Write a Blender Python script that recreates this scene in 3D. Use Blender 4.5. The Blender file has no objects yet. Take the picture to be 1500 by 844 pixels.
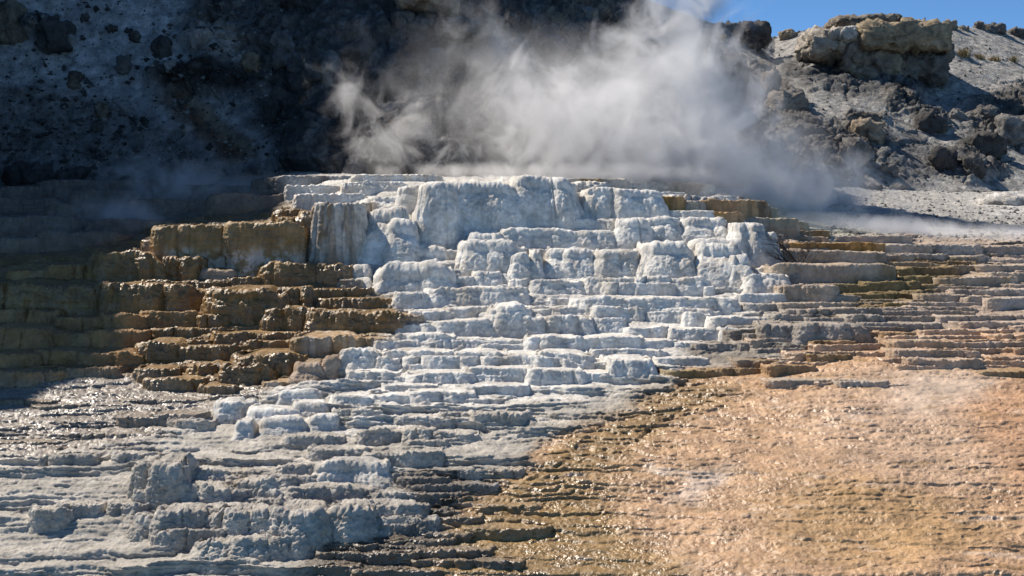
import bpy, bmesh, math, random
import numpy as np
from mathutils import Vector

random.seed(7)
rng = np.random.default_rng(11)
scene = bpy.context.scene
C = scene.collection

# ------------------------------------------------------------------ camera, sky, sun, exposure
F_PX = 2200.0          # focal length in photo pixels (photo 1500 wide)
HX, HY = 750.0, 340.0  # principal column, eye-level row
cam_data = bpy.data.cameras.new('camera')
cam = bpy.data.objects.new('camera', cam_data)
C.objects.link(cam)
cam_data.sensor_width = 36.0
cam_data.lens = 36.0 * F_PX / 1500.0
cam_data.shift_y = -(422.0 - HY) / 1500.0
cam_data.clip_start = 0.1
cam_data.clip_end = 2000.0
cam.location = (0, 0, 0)
cam.rotation_euler = (math.radians(90), 0, 0)
scene.camera = cam

SUN = Vector((-0.55, 0.37, 0.75)).normalized()      # towards the sun: back left, about 49 degrees up
world = bpy.data.worlds.new('World')
scene.world = world
world.use_nodes = True
wn = world.node_tree
sky = wn.nodes.new('ShaderNodeTexSky')
sky.sky_type = 'NISHITA'
sky.sun_disc = False
sky.sun_elevation = math.asin(SUN.z)
sky.sun_rotation = math.atan2(SUN.x, SUN.y)
sky.altitude = 2000.0
sky.air_density = 0.5
sky.dust_density = 0.0
sky.ozone_density = 3.0
tint = wn.nodes.new('ShaderNodeMix'); tint.data_type = 'RGBA'; tint.blend_type = 'MULTIPLY'
tint.inputs[0].default_value = 1.0
tint.inputs[7].default_value = (.66, .89, .97, 1)          # deep polarised mountain sky
wn.links.new(sky.outputs[0], tint.inputs[6])
wn.links.new(tint.outputs[2], wn.nodes['Background'].inputs[0])
wn.nodes['Background'].inputs[1].default_value = 0.11

sun_data = bpy.data.lights.new('sun', 'SUN')
sun_data.energy = 4.4
sun_data.angle = math.radians(0.5)
sun_data.color = (1.0, 0.92, 0.81)
sun_o = bpy.data.objects.new('sun', sun_data)
sun_o.rotation_euler = (-SUN).to_track_quat('-Z', 'Y').to_euler()
C.objects.link(sun_o)

scene.view_settings.view_transform = 'Standard'
scene.view_settings.look = 'None'
scene.view_settings.exposure = 0.55
scene.view_settings.gamma = 1.0
scene.render.engine = 'CYCLES'
scene.cycles.max_bounces = 8
scene.cycles.diffuse_bounces = 3
scene.cycles.glossy_bounces = 2
scene.cycles.volume_bounces = 3
scene.cycles.sample_clamp_indirect = 6.0

# ------------------------------------------------------------------ noise
_perm = rng.permutation(256).astype(np.int32)
_perm = np.concatenate([_perm, _perm, _perm])
_g = rng.normal(size=(256, 3)).astype(np.float32)
_g /= np.linalg.norm(_g, axis=1, keepdims=True)

def perlin(P, seed=0):
    P = np.asarray(P, np.float32) + np.float32(seed * 17.31)
    i = np.floor(P).astype(np.int32)
    f = P - i
    i &= 255
    u = f * f * f * (f * (f * 6 - 15) + 10)
    out = 0
    for dx in (0, 1):
        wx = u[..., 0] if dx else 1 - u[..., 0]
        hx = _perm[i[..., 0] + dx]
        for dy in (0, 1):
            wy = u[..., 1] if dy else 1 - u[..., 1]
            hy = _perm[(hx + i[..., 1] + dy) & 255]
            for dz in (0, 1):
                wz = u[..., 2] if dz else 1 - u[..., 2]
                g = _g[_perm[(hy + i[..., 2] + dz) & 255]]
                dot = g[..., 0] * (f[..., 0] - dx) + g[..., 1] * (f[..., 1] - dy) + g[..., 2] * (f[..., 2] - dz)
                out = out + wx * wy * wz * dot
    return out * 1.6

def fbm(P, freq, octaves=4, gain=0.5, seed=0, stretch=(1, 1, 1), ridged=False):
    P = np.asarray(P, np.float32) * (np.array(stretch, np.float32) * freq)
    out, a, tot = 0, 1.0, 0.0
    for k in range(octaves):
        n = perlin(P, seed + k * 3)
        if ridged:
            n = 1 - 2 * np.abs(n)
        out = out + a * n
        tot += a
        a *= gain
        P = P * 2.03
    return out / tot

def worley(P, freq, seed=0, jitter=0.95):
    """distance to the nearest and second nearest feature point, and a random value per cell"""
    P = np.asarray(P, np.float32) * freq + np.float32(seed * 7.7)
    base = np.floor(P).astype(np.int32)
    f1 = np.full(P.shape[:-1], 9.0, np.float32)
    f2 = f1.copy()
    idv = np.zeros(P.shape[:-1], np.float32)
    for dx in (-1, 0, 1):
        for dy in (-1, 0, 1):
            for dz in (-1, 0, 1):
                c = base + np.array((dx, dy, dz), np.int32)
                h = _perm[(c[..., 0]) & 255]
                h = _perm[(h + c[..., 1]) & 255]
                h = _perm[(h + c[..., 2]) & 255]
                fp = c + 0.5 + 0.5 * jitter * _g[h]
                d = np.sqrt(((P - fp) ** 2).sum(-1))
                near = d < f1
                f2 = np.where(near, f1, np.minimum(f2, d))
                idv = np.where(near, h / 255.0, idv)
                f1 = np.where(near, d, f1)
    return f1, f2, idv

def facets(P, freq, seed=0):
    """broken rock: every cell is a tilted plane; returns the tilt height and the distance to the cell wall"""
    Q = np.asarray(P, np.float32) * freq + np.float32(seed * 5.3)
    base = np.floor(Q).astype(np.int32)
    f1 = np.full(Q.shape[:-1], 9.0, np.float32); f2 = f1.copy()
    tilt = np.zeros(Q.shape[:-1], np.float32); idv = tilt.copy()
    for dx in (-1, 0, 1):
        for dy in (-1, 0, 1):
            for dz in (-1, 0, 1):
                c = base + np.array((dx, dy, dz), np.int32)
                h = _perm[c[..., 0] & 255]
                h = _perm[(h + c[..., 1]) & 255]
                h = _perm[(h + c[..., 2]) & 255]
                dv = Q - (c + 0.5 + 0.48 * _g[h])
                d = np.sqrt((dv ** 2).sum(-1))
                near = d < f1
                f2 = np.where(near, f1, np.minimum(f2, d))
                tilt = np.where(near, (dv * _g[(h * 7 + 13) & 255]).sum(-1), tilt)
                idv = np.where(near, h / 255.0, idv)
                f1 = np.where(near, d, f1)
    return tilt + .5 * (idv - .5), f2 - f1, idv

def smooth(a, b, x):
    t = np.clip((x - a) / (b - a), 0, 1)
    return t * t * (3 - 2 * t)

def blur(A, n, axis):
    if n < 1:
        return A
    k = np.hanning(2 * n + 3)[1:-1]
    k /= k.sum()
    pad = [(0, 0)] * A.ndim
    pad[axis] = (n, n)
    B = np.pad(A, pad, mode='edge')
    return np.apply_along_axis(lambda v: np.convolve(v, k, mode='valid'), axis, B)

def mix(a, b, t):
    t = np.asarray(t)[..., None]
    return a * (1 - t) + np.asarray(b) * t

# ------------------------------------------------------------------ mesh helpers
def build_mesh(name, V, quads, mat, col=None, wet=None, parent=None, smooth_on=True):
    V = np.ascontiguousarray(V, np.float32).reshape(-1, 3)
    quads = np.ascontiguousarray(quads, np.int32)
    me = bpy.data.meshes.new(name)
    n, k = quads.shape
    me.vertices.add(len(V))
    me.vertices.foreach_set('co', V.ravel())
    me.loops.add(n * k)
    me.loops.foreach_set('vertex_index', quads.ravel())
    me.polygons.add(n)
    me.polygons.foreach_set('loop_start', np.arange(0, n * k, k, dtype=np.int32))
    me.polygons.foreach_set('loop_total', np.full(n, k, np.int32))
    if smooth_on:
        me.polygons.foreach_set('use_smooth', np.ones(n, bool))
    me.update()
    if col is not None:
        a = me.attributes.new('tint', 'FLOAT_COLOR', 'POINT')
        c4 = np.ones((len(V), 4), np.float32)
        c4[:, :3] = np.clip(np.asarray(col).reshape(-1, 3), 0.005, 0.9)
        a.data.foreach_set('color', c4.ravel())
    if wet is not None:
        a = me.attributes.new('wet', 'FLOAT', 'POINT')
        a.data.foreach_set('value', np.ascontiguousarray(np.broadcast_to(wet, (len(V),)), np.float32))
    me.materials.append(mat)
    o = bpy.data.objects.new(name, me)
    C.objects.link(o)
    if parent is not None:
        o.parent = parent
    return o

def grid_quads(nr, nc, wrap=False):
    r = np.arange(nr - 1)[:, None]
    c = np.arange(nc if wrap else nc - 1)[None, :]
    c2 = (c + 1) % nc
    a = r * nc + c
    b = r * nc + c2
    return np.stack([a, b, b + nc, a + nc], -1).reshape(-1, 4)

def grid_normals(P, up=None):
    du = np.gradient(P, axis=1)
    dv = np.gradient(P, axis=0)
    n = np.cross(du, dv)
    n /= np.maximum(np.linalg.norm(n, axis=-1, keepdims=True), 1e-9)
    return n

def tag(o, label=None, cat=None, group=None, kind=None):
    if label: o['label'] = label
    if cat: o['category'] = cat
    if group: o['group'] = group
    if kind: o['kind'] = kind
    return o

def empty(name, loc, label, cat, group=None):
    o = bpy.data.objects.new(name, None)
    o.location = loc
    C.objects.link(o)
    return tag(o, label, cat, group)

# ------------------------------------------------------------------ materials
def rock_material(name, bump_scale, bump_dist, wet_rough=0.2, dry_rough=0.9, mottle=0.35, fine=True, ripple=20.0, wet_bump=0.085):
    m = bpy.data.materials.new(name)
    m.use_nodes = True
    nt = m.node_tree
    N, L = nt.nodes, nt.links
    b = N['Principled BSDF']
    geo = N.new('ShaderNodeNewGeometry')
    col = N.new('ShaderNodeAttribute'); col.attribute_name = 'tint'
    wet = N.new('ShaderNodeAttribute'); wet.attribute_name = 'wet'
    def noise(scale, detail, rough=0.55):
        n = N.new('ShaderNodeTexNoise')
        n.inputs['Scale'].default_value = scale
        n.inputs['Detail'].default_value = detail
        n.inputs['Roughness'].default_value = rough
        L.new(geo.outputs['Position'], n.inputs['Vector'])
        return n
    def math_node(op, a, c=None):
        n = N.new('ShaderNodeMath'); n.operation = op
        for i, v in enumerate((a, c)):
            if v is None: continue
            if isinstance(v, (int, float)): n.inputs[i].default_value = v
            else: L.new(v, n.inputs[i])
        return n.outputs[0]
    def ramp(v, a, c, lo, hi):
        n = N.new('ShaderNodeMapRange')
        n.inputs[1].default_value = a; n.inputs[2].default_value = c
        n.inputs[3].default_value = lo; n.inputs[4].default_value = hi
        L.new(v, n.inputs[0])
        return n.outputs[0]
    n1 = noise(2.3, 5, 0.6)
    n2 = noise(bump_scale * 0.6, 4, 0.65)
    m1 = ramp(n1.outputs[0], 0.3, 0.7, 1 - mottle, 1 + mottle)
    m2 = ramp(n2.outputs[0], 0.3, 0.7, 1 - mottle * 0.7, 1 + mottle * 0.7)
    mm = math_node('MULTIPLY', m1, m2)
    vm = N.new('ShaderNodeVectorMath'); vm.operation = 'SCALE'
    L.new(col.outputs['Color'], vm.inputs[0]); L.new(mm, vm.inputs['Scale'])
    L.new(vm.outputs[0], b.inputs['Base Color'])
    # wetness breaks up in patches
    n3 = noise(3.1, 4, 0.6)
    w = math_node('MULTIPLY', wet.outputs['Fac'], ramp(n3.outputs[0], 0.35, 0.6, 0.45, 1.1))
    w = math_node('MINIMUM', w, 1.0)
    r = N.new('ShaderNodeMapRange')
    r.inputs[3].default_value = dry_rough; r.inputs[4].default_value = wet_rough
    L.new(w, r.inputs[0]); L.new(r.outputs[0], b.inputs['Roughness'])
    s = N.new('ShaderNodeMapRange')
    s.inputs[3].default_value = 0.15; s.inputs[4].default_value = 0.95
    L.new(w, s.inputs[0]); L.new(s.outputs[0], b.inputs['Specular IOR Level'])
    n4 = noise(bump_scale, 6, 0.7)
    bp = N.new('ShaderNodeBump')
    bp.inputs['Strength'].default_value = 0.8
    bp.inputs['Distance'].default_value = bump_dist
    L.new(n4.outputs[0], bp.inputs['Height'])
    n6 = noise(bump_scale * 3.1, 3, 0.6)
    bp3 = N.new('ShaderNodeBump')
    bp3.inputs['Strength'].default_value = 0.6
    bp3.inputs['Distance'].default_value = bump_dist * .4
    L.new(n6.outputs[0], bp3.inputs['Height'])
    L.new(bp.outputs[0], bp3.inputs['Normal'])
    n5 = noise(ripple, 2, 0.5)
    bp2 = N.new('ShaderNodeBump')
    L.new(w, bp2.inputs['Strength'])
    bp2.inputs['Distance'].default_value = wet_bump
    L.new(n5.outputs[0], bp2.inputs['Height'])
    L.new(bp3.outputs[0], bp2.inputs['Normal'])
    L.new(bp2.outputs[0], b.inputs['Normal'])
    return m

MAT_TRAV = rock_material('travertine', 15.0, 0.07, mottle=0.3, wet_rough=.3)
MAT_RUNOFF = rock_material('runoff_mat', 9.0, 0.02, mottle=0.25, wet_rough=.23, ripple=16.0, wet_bump=.05)
MAT_HILL = rock_material('ash_and_rock', 4.0, 0.35, mottle=0.45)
MAT_BOULDER = rock_material('boulder_rock', 2.6, 0.3, mottle=0.4)

# ------------------------------------------------------------------ the lie of the land
# depth (metres from the camera station) of the smooth ground, surveyed along sight rows for a set of columns
COLS = {
    -500: [(236, 66), (262, 52), (300, 45), (330, 40), (380, 35), (420, 32), (480, 29.5), (540, 26.3), (600, 23), (680, 19.6), (844, 15.6), (1500, 9)],
    0:    [(240, 66), (264, 52), (300, 46), (330, 41), (380, 36), (420, 33), (480, 30.5), (540, 27), (600, 23.5), (680, 20), (844, 16), (1500, 9)],
    300:  [(236, 64), (258, 52), (290, 44), (330, 38), (380, 35.2), (420, 33), (480, 30.2), (540, 27), (600, 23.5), (680, 20), (844, 16), (1500, 9)],
    470:  [(232, 60), (245, 50), (262, 42), (300, 37.5), (360, 35.3), (400, 33.8), (440, 32.0), (500, 28.8), (540, 26.4), (600, 23.2), (680, 20), (844, 16), (1500, 9)],
    620:  [(250, 60), (254, 50), (260, 40), (268, 38), (300, 36.9), (350, 35.6), (400, 33.8), (440, 32.2), (500, 28.8), (540, 26.4), (600, 23.2), (680, 20), (844, 16), (1500, 9)],
    900:  [(262, 62), (265, 50), (269, 40), (276, 38), (300, 37), (350, 35.6), (400, 33.8), (440, 32.2), (500, 29), (540, 26.4), (600, 23.2), (680, 19.8), (844, 15.8), (1500, 9)],
    1080: [(282, 64), (286, 52), (291, 43), (297, 40), (314, 38), (350, 36), (400, 33.8), (440, 32), (500, 28.8), (540, 26), (600, 22.8), (680, 19.4), (844, 15.4), (1500, 9)],
    1160: [(255, 70), (280, 60), (300, 52), (325, 43), (350, 38.5), (380, 36), (420, 33), (480, 29), (540, 25.4), (600, 22.2), (700, 18.6), (844, 15.2), (1500, 9)],
    1350: [(262, 84), (278, 72), (300, 59), (330, 48), (355, 40.5), (380, 37), (420, 33), (480, 28.6), (540, 24.8), (600, 21.8), (700, 18.4), (844, 15), (1500, 9)],
    1500: [(264, 84), (280, 72), (300, 60), (330, 49), (357, 41), (380, 37.4), (420, 33), (480, 28.3), (540, 24.6), (600, 21.7), (700, 18.3), (844, 15), (1500, 9)],
    2100: [(264, 84), (280, 72), (300, 60), (330, 49), (357, 41), (380, 37.4), (420, 33), (480, 28.3), (540, 24.6), (600, 21.7), (700, 18.3), (844, 15), (1500, 9)],
}
T_PY = np.arange(230, 1501, 2.0)
T_PX = np.arange(-500, 2101, 20.0)
_k = sorted(COLS)
_tab = np.stack([np.exp(np.interp(T_PY, [p for p, d in COLS[k]], np.log([d if d > 36 else 36 - (36 - d) * .80 for p, d in COLS[k]]))) for k in _k], 1)
T_D = np.stack([np.interp(T_PX, _k, _tab[i]) for i in range(len(T_PY))], 0)
T_D = blur(blur(T_D, 5, 0), 3, 1)

def depth(px, py):
    px = np.asarray(px, float); py = np.asarray(py, float)
    a = np.clip((px - T_PX[0]) / 20.0, 0, len(T_PX) - 1.001)
    b = np.clip((py - T_PY[0]) / 2.0, 0, len(T_PY) - 1.001)
    i = a.astype(int); j = b.astype(int)
    u = a - i; v = b - j
    return ((T_D[j, i] * (1 - u) + T_D[j, i + 1] * u) * (1 - v) + (T_D[j + 1, i] * (1 - u) + T_D[j + 1, i + 1] * u) * v)

def world_pt(px, py, d):
    px = np.asarray(px, float); py = np.asarray(py, float)
    return np.stack([(px - HX) / F_PX * d, d + 0 * px, (HY - py) / F_PX * d], -1)

# ------------------------------------------------------------------ mineral zones: albedo and wetness
GX = np.arange(-500, 2101, 6.0)
GY = np.arange(225, 1501, 4.0)
def poly_mask(poly):
    X, Y = np.meshgrid(GX, GY)
    inside = np.zeros(X.shape, bool)
    n = len(poly)
    for k in range(n):
        x1, y1 = poly[k]; x2, y2 = poly[(k + 1) % n]
        if y1 == y2: continue
        cross = ((y1 > Y) != (y2 > Y)) & (X < (x2 - x1) * (Y - y1) / (y2 - y1) + x1)
        inside ^= cross
    return inside.astype(float)

ORANGE = [(560, 1500), (575, 850), (640, 800), (660, 770), (700, 725), (790, 685), (800, 655), (870, 622), (920, 600), (985, 565), (990, 545), (1150, 533), (1200, 505), (1270, 490), (1400, 486), (2100, 480), (2100, 1500)]
ZONES = [  # polygon, albedo, wet, blur, step height weight (big, small)
    ('base', None, (.52, .48, .42), 0.0, 0, (.8, .7)),
    ('white', [(430, 235), (1150, 235), (1150, 430), (1120, 480), (1000, 545), (900, 575), (700, 610), (560, 640), (300, 640), (295, 588), (420, 565), (490, 515), (570, 480), (600, 440), (540, 400), (450, 390)], (.72, .685, .625), 0.0, 5, (.9, .8)),
    ('right', [(1090, 335), (2100, 340), (2100, 490), (1400, 495), (1270, 492), (1150, 470), (1120, 430)], (.47, .37, .29), 0.12, 5, (.5, .9)),
    ('rightbrown', [(1230, 420), (1300, 380), (1420, 375), (1400, 420), (1330, 450), (1260, 480), (1200, 470)], (.27, .19, .09), 0.3, 4, (.5, .9)),
    ('rightgrey', [(1100, 470), (1280, 480), (1400, 485), (1260, 500), (1180, 525), (1000, 545), (1000, 500)], (.30, .265, .225), 0.1, 4, (.6, .9)),
    ('ash', [(1120, 225), (2100, 225), (2100, 352), (1290, 346), (1200, 335), (1110, 300)], (.40, .385, .36), 0.0, 4, (.1, .2)),
    ('ashpale', [(1400, 300), (1450, 278), (2100, 262), (2100, 310), (1500, 312), (1440, 308)], (.55, .53, .50), 0.0, 3, (.1, .2)),
    ('pool', [(1100, 290), (1170, 300), (1260, 315), (1300, 345), (1190, 350), (1130, 335)], (.52, .50, .38), 0.4, 3, (.3, .3)),
    ('backleft', [(-500, 225), (430, 225), (440, 275), (425, 300), (400, 320), (230, 335), (200, 370), (120, 385), (-500, 420)], (.20, .165, .135), 0.25, 3, (.3, .4)),  # albedo raised to lighten this shaded ground
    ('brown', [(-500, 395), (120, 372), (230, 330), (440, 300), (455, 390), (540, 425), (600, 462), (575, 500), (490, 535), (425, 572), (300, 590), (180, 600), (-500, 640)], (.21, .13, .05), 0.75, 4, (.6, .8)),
    ('shadeleft', [(-500, 440), (150, 440), (200, 500), (190, 560), (-500, 600)], (.27, .16, .07), 0.35, 5, (.7, .7)),  # follows the cast shade, albedo lifted above the brown around it
    ('glitter', [(-500, 575), (190, 545), (330, 565), (430, 570), (330, 600), (250, 640), (90, 680), (-500, 700)], (.27, .23, .19), 1.0, 4, (.35, .8)),
    ('wetwhite', [(415, 262), (480, 236), (900, 232), (920, 262), (560, 268), (530, 300), (430, 308)], (.62, .59, .54), 0.6, 3, (.2, .4)),
    ('orange', ORANGE, (.475, .295, .165), 0.75, 2, (.10, .55)),
    ('gold', [(560, 1500), (590, 850), (650, 770), (720, 715), (800, 680), (830, 640), (985, 560), (1100, 560), (960, 640), (880, 740), (1000, 850), (1000, 1500)], (.27, .165, .06), 0.9, 10, (.22, .8)),
    ('gold2', [(1180, 700), (1330, 715), (1480, 780), (1300, 850), (1150, 800), (1120, 740)], (.41, .25, .115), 0.65, 14, (.1, .75)),
    ('pink', [(1180, 560), (1420, 555), (1500, 620), (1450, 720), (1300, 700), (1180, 640)], (.50, .335, .215), 0.72, 14, (.1, .7)),
    ('rust', [(1400, 570), (2100, 560), (2100, 760), (1480, 740)], (.45, .26, .14), 0.65, 10, (.15, .75)),
    ('crust', [(985, 735), (1000, 700), (1070, 680), (1090, 690), (1040, 715), (1010, 740)], (.52, .40, .31), 0.5, 4, (.1, .6)),
    ('crust2', [(1270, 555), (1400, 545), (1480, 560), (1400, 600), (1340, 610)], (.50, .385, .295), 0.4, 10, (.2, .7)),
    ('darkwet', [(440, 850), (470, 800), (560, 760), (615, 735), (640, 700), (720, 705), (690, 740), (640, 770), (600, 850), (560, 1500), (400, 1500)], (.10, .075, .05), 0.75, 4, (.6, .9)),
    ('wetedge', [(540, 710), (620, 690), (720, 700), (700, 725), (620, 745)], (.17, .14, .11), 0.3, 2, (.6, .9)),
    ('bank', [(190, 680), (470, 680), (570, 690), (620, 745), (600, 780), (480, 805), (220, 800)], (.49, .45, .40), 0.0, 3, (.7, .8)),
    ('glitterfront', [(-500, 690), (120, 668), (250, 640), (330, 610), (480, 640), (600, 700), (450, 690), (200, 690), (180, 800), (-500, 850)], (.53, .49, .43), 0.08, 5, (.6, .7)),
]
_Z = np.zeros((len(GY), len(GX), 6))
for nm, poly, c, w, bl, st in ZONES:
    v = np.array([*c, w, *st])
    if poly is None:
        _Z[:] = v
    else:
        mk = blur(blur(poly_mask(poly), bl, 1), max(1, bl // 2), 0)[..., None]
        _Z = _Z * (1 - mk) + v * mk

def zone(px, py):
    a = np.clip((np.asarray(px, float) - GX[0]) / 6.0, 0, len(GX) - 1.001)
    b = np.clip((np.asarray(py, float) - GY[0]) / 4.0, 0, len(GY) - 1.001)
    i = a.astype(int); j = b.astype(int)
    u = (a - i)[..., None]; v = (b - j)[..., None]
    return ((_Z[j, i] * (1 - u) + _Z[j, i + 1] * u) * (1 - v) + (_Z[j + 1, i] * (1 - u) + _Z[j + 1, i + 1] * u) * v)

# ------------------------------------------------------------------ terraced ground
def steps(P, s, amp, seed, riser=0.5, n_amp=(1.1, .55, .2), n_freq=(.22, .8, 2.6), dydz=None, rim=0.08):
    """turn a smooth slope into rimstone steps of height s: level treads, upright lobed fronts"""
    Q = P.copy(); Q[..., 2] *= 0.5
    n = n_amp[0] * fbm(Q, n_freq[0], 2, seed=seed) + n_amp[1] * fbm(Q, n_freq[1], 2, seed=seed + 1) + n_amp[2] * fbm(Q, n_freq[2], 2, seed=seed + 2)
    z = P[..., 2]
    zw = z + 0.3 * s * np.sin(2 * np.pi * z / (3.7 * s)) * np.sin(2 * np.pi * z / (5.3 * s) + 1)
    ph = zw / s + n
    fl = np.floor(ph)
    q = ph - fl
    t = np.clip(q / riser, 0, 1)
    u = np.clip((q - riser) / (1 - riser), 0, 1)
    v = 1 - (1 - t) ** 1.7
    w = np.where(q < riser, 0.14 * t ** 3, 0.14 + 0.86 * u)
    v = v + rim * np.exp(-((q - riser * 1.05) / 0.12) ** 2)
    dz = s * (v - q) + s * 0.10 * fbm(P, 1.1, 2, seed=seed + 5)
    dy = np.clip(dydz, 0, 12) * s * (w - q)
    out = P.copy()
    out[..., 2] += amp * dz
    out[..., 1] += amp * np.clip(dy, -1.2, 1.2)
    return out, t * (q < riser), fl

NC, NR = 1080, 560
_px = np.concatenate([np.linspace(-420, -45, 30, endpoint=False), np.linspace(-45, 1545, NC), np.linspace(1545, 1950, 30)[1:]])
top = np.interp(_px, [-500, 0, 300, 470, 620, 900, 1080, 1160, 1350, 2100], [238, 242, 238, 234, 251, 263, 280, 262, 263, 265])
_t = np.concatenate([np.linspace(0, 1, NR), 1 + np.array([.03, .08, .16, .3, .5, .8, 1.1])])
PYG = top[None, :] + (866 - top[None, :]) * _t[:, None]
PXG = np.broadcast_to(_px[None, :], PYG.shape)
DG = depth(PXG, PYG)
G0 = world_pt(PXG, PYG, DG)
warp = np.stack([fbm(G0, .5, 3, seed=40), fbm(G0, .5, 3, seed=41)], -1)
ZN = zone(PXG + 45 * warp[..., 0] + 26 * fbm(G0, 2.2, 4, gain=.65, seed=43), PYG + 16 * warp[..., 1] + 10 * fbm(G0, 2.2, 4, gain=.65, seed=44))
dydz = np.abs(np.gradient(G0[..., 1], axis=0) / np.minimum(np.gradient(G0[..., 2], axis=0), -1e-4))
# large steps, then small ones
A1, A2 = ZN[..., 4], ZN[..., 5]
patch = smooth(-.35, .25, fbm(G0, .35, 2, seed=50))
G1, r1, f1_ = steps(G0, .21, A1 * (.45 + .55 * patch), 60, riser=.5, dydz=dydz)
G2, r2, f2_ = steps(G1, .062, A2 * (.55 + .45 * patch), 70, riser=.5, n_amp=(1.1, .7, .45), n_freq=(.5, 1.7, 7.0), dydz=dydz * .8)
# knobbly crust
nrm = grid_normals(G2)
nrm *= np.sign(nrm[..., 2:3] + 1e-6)
rough = .35 + .65 * smooth(-.2, .4, fbm(G0, .45, 2, seed=52))
near = np.clip(24 / DG, .6, 1.6)
ash = zone(PXG, PYG)[..., 4] < .2
disp = .030 * fbm(G2, 3.2, 4, gain=.55, seed=80) + .022 * np.abs(fbm(G2, 6.5, 3, gain=.6, seed=84)) 
disp = disp * rough
om0 = smooth(.2, .5, (ZN[..., 0] - ZN[..., 2]) / np.maximum(ZN[..., 0], .01)) * (ZN[..., 4] < .4)
lam = fbm(G2, 1.0, 3, gain=.6, seed=86, stretch=(.9, .9, 26))
disp = disp + np.where(ash, .10 * fbm(G2, 1.6, 4, gain=.65, seed=88) + .12 * fbm(G2, .5, 2, seed=89), .020 * lam * (.4 + .6 * A2) * (1 - .6 * om0)) + .030 * fbm(G2, 9, 4, gain=.75, seed=87) * (1 - .8 * om0)
wetz = np.clip(ZN[..., 3], 0, 1)
gl = 1 - 2 * np.abs(fbm(G2, 4.2, 3, gain=.6, seed=401, stretch=(.4, 1, 1.5)))
disp = disp * (1 - .45 * om0) + wetz * ((.034 - .020 * om0) * gl + .012 * fbm(G2, 11, 2, seed=405, stretch=(.5, 1, 1)))
G3 = G2 + nrm * disp[..., None]
# albedo varies by crust level and blotches
COLG = ZN[..., :3].copy()
bl = fbm(G0, .9, 4, gain=.6, seed=90)
COLG *= (1 + .22 * bl)[..., None]
strk = fbm(G0, 1.4, 3, seed=92, stretch=(.35, 1.0, 6))
COLG *= (1 + .18 * strk)[..., None]
om = smooth(.2, .55, (COLG[..., 0] - COLG[..., 2]) / np.maximum(COLG[..., 0], .01))
sp = smooth(.12, .5, fbm(G0, 2.2, 4, gain=.65, seed=94, stretch=(.6, 1, 5)))
COLG = mix(COLG, np.array([.25, .145, .05]), .75 * sp * om * (A2 > .5))
sp2 = smooth(.2, .55, fbm(G0, 1.3, 4, gain=.65, seed=97, stretch=(.6, 1, 5)))
COLG = mix(COLG, np.array([.58, .47, .38]), .6 * sp2 * om * (A1 < .35))
WETG = np.clip(ZN[..., 3] * (1 + .3 * bl), 0, 1)

quads = grid_quads(len(_t), len(_px))[:, ::-1]
qc = quads[:, 0]
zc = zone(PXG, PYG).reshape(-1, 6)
def zmask(names):
    m = np.zeros((len(GY), len(GX)))
    for nm, poly, *_ in ZONES:
        if nm in names: m = np.maximum(m, poly_mask(poly))
    a = np.clip(((PXG + 38 * warp[..., 0] - GX[0]) / 6).round().astype(int), 0, len(GX) - 1)
    b = np.clip(((PYG + 14 * warp[..., 1] - GY[0]) / 4).round().astype(int), 0, len(GY) - 1)
    return m[b, a].ravel() > .5
kind_of = np.zeros(len(qc), int)
kind_of[zmask(['brown', 'glitter', 'shadeleft'])[qc]] = 2
kind_of[zmask(['backleft'])[qc]] = 3
kind_of[zmask(['ash', 'ashpale', 'pool'])[qc]] = 4
kind_of[zmask(['orange'])[qc]] = 1
ground_names = [('travertine_ground', 'pale grey and white stepped travertine ground around and below the white mound'),
                ('orange_runoff_ground', 'wet orange and gold mineral runoff slope at lower right'),
                ('brown_wet_ground', 'dark brown wet mineral flats glittering at the left'),
                ('shaded_back_ground', 'dark shaded ground behind the brown terraces at left'),
                ('ash_ground', 'grey ash flat behind the right hand ledges')]
for k, (nm, lb) in enumerate(ground_names):
    qs = quads[kind_of == k]
    if not len(qs): continue
    used, inv = np.unique(qs.ravel(), return_inverse=True)
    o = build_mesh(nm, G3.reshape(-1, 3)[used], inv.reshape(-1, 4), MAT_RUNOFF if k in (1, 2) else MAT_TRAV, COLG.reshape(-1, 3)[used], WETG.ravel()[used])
    tag(o, lb, None, None, 'structure')

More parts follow.
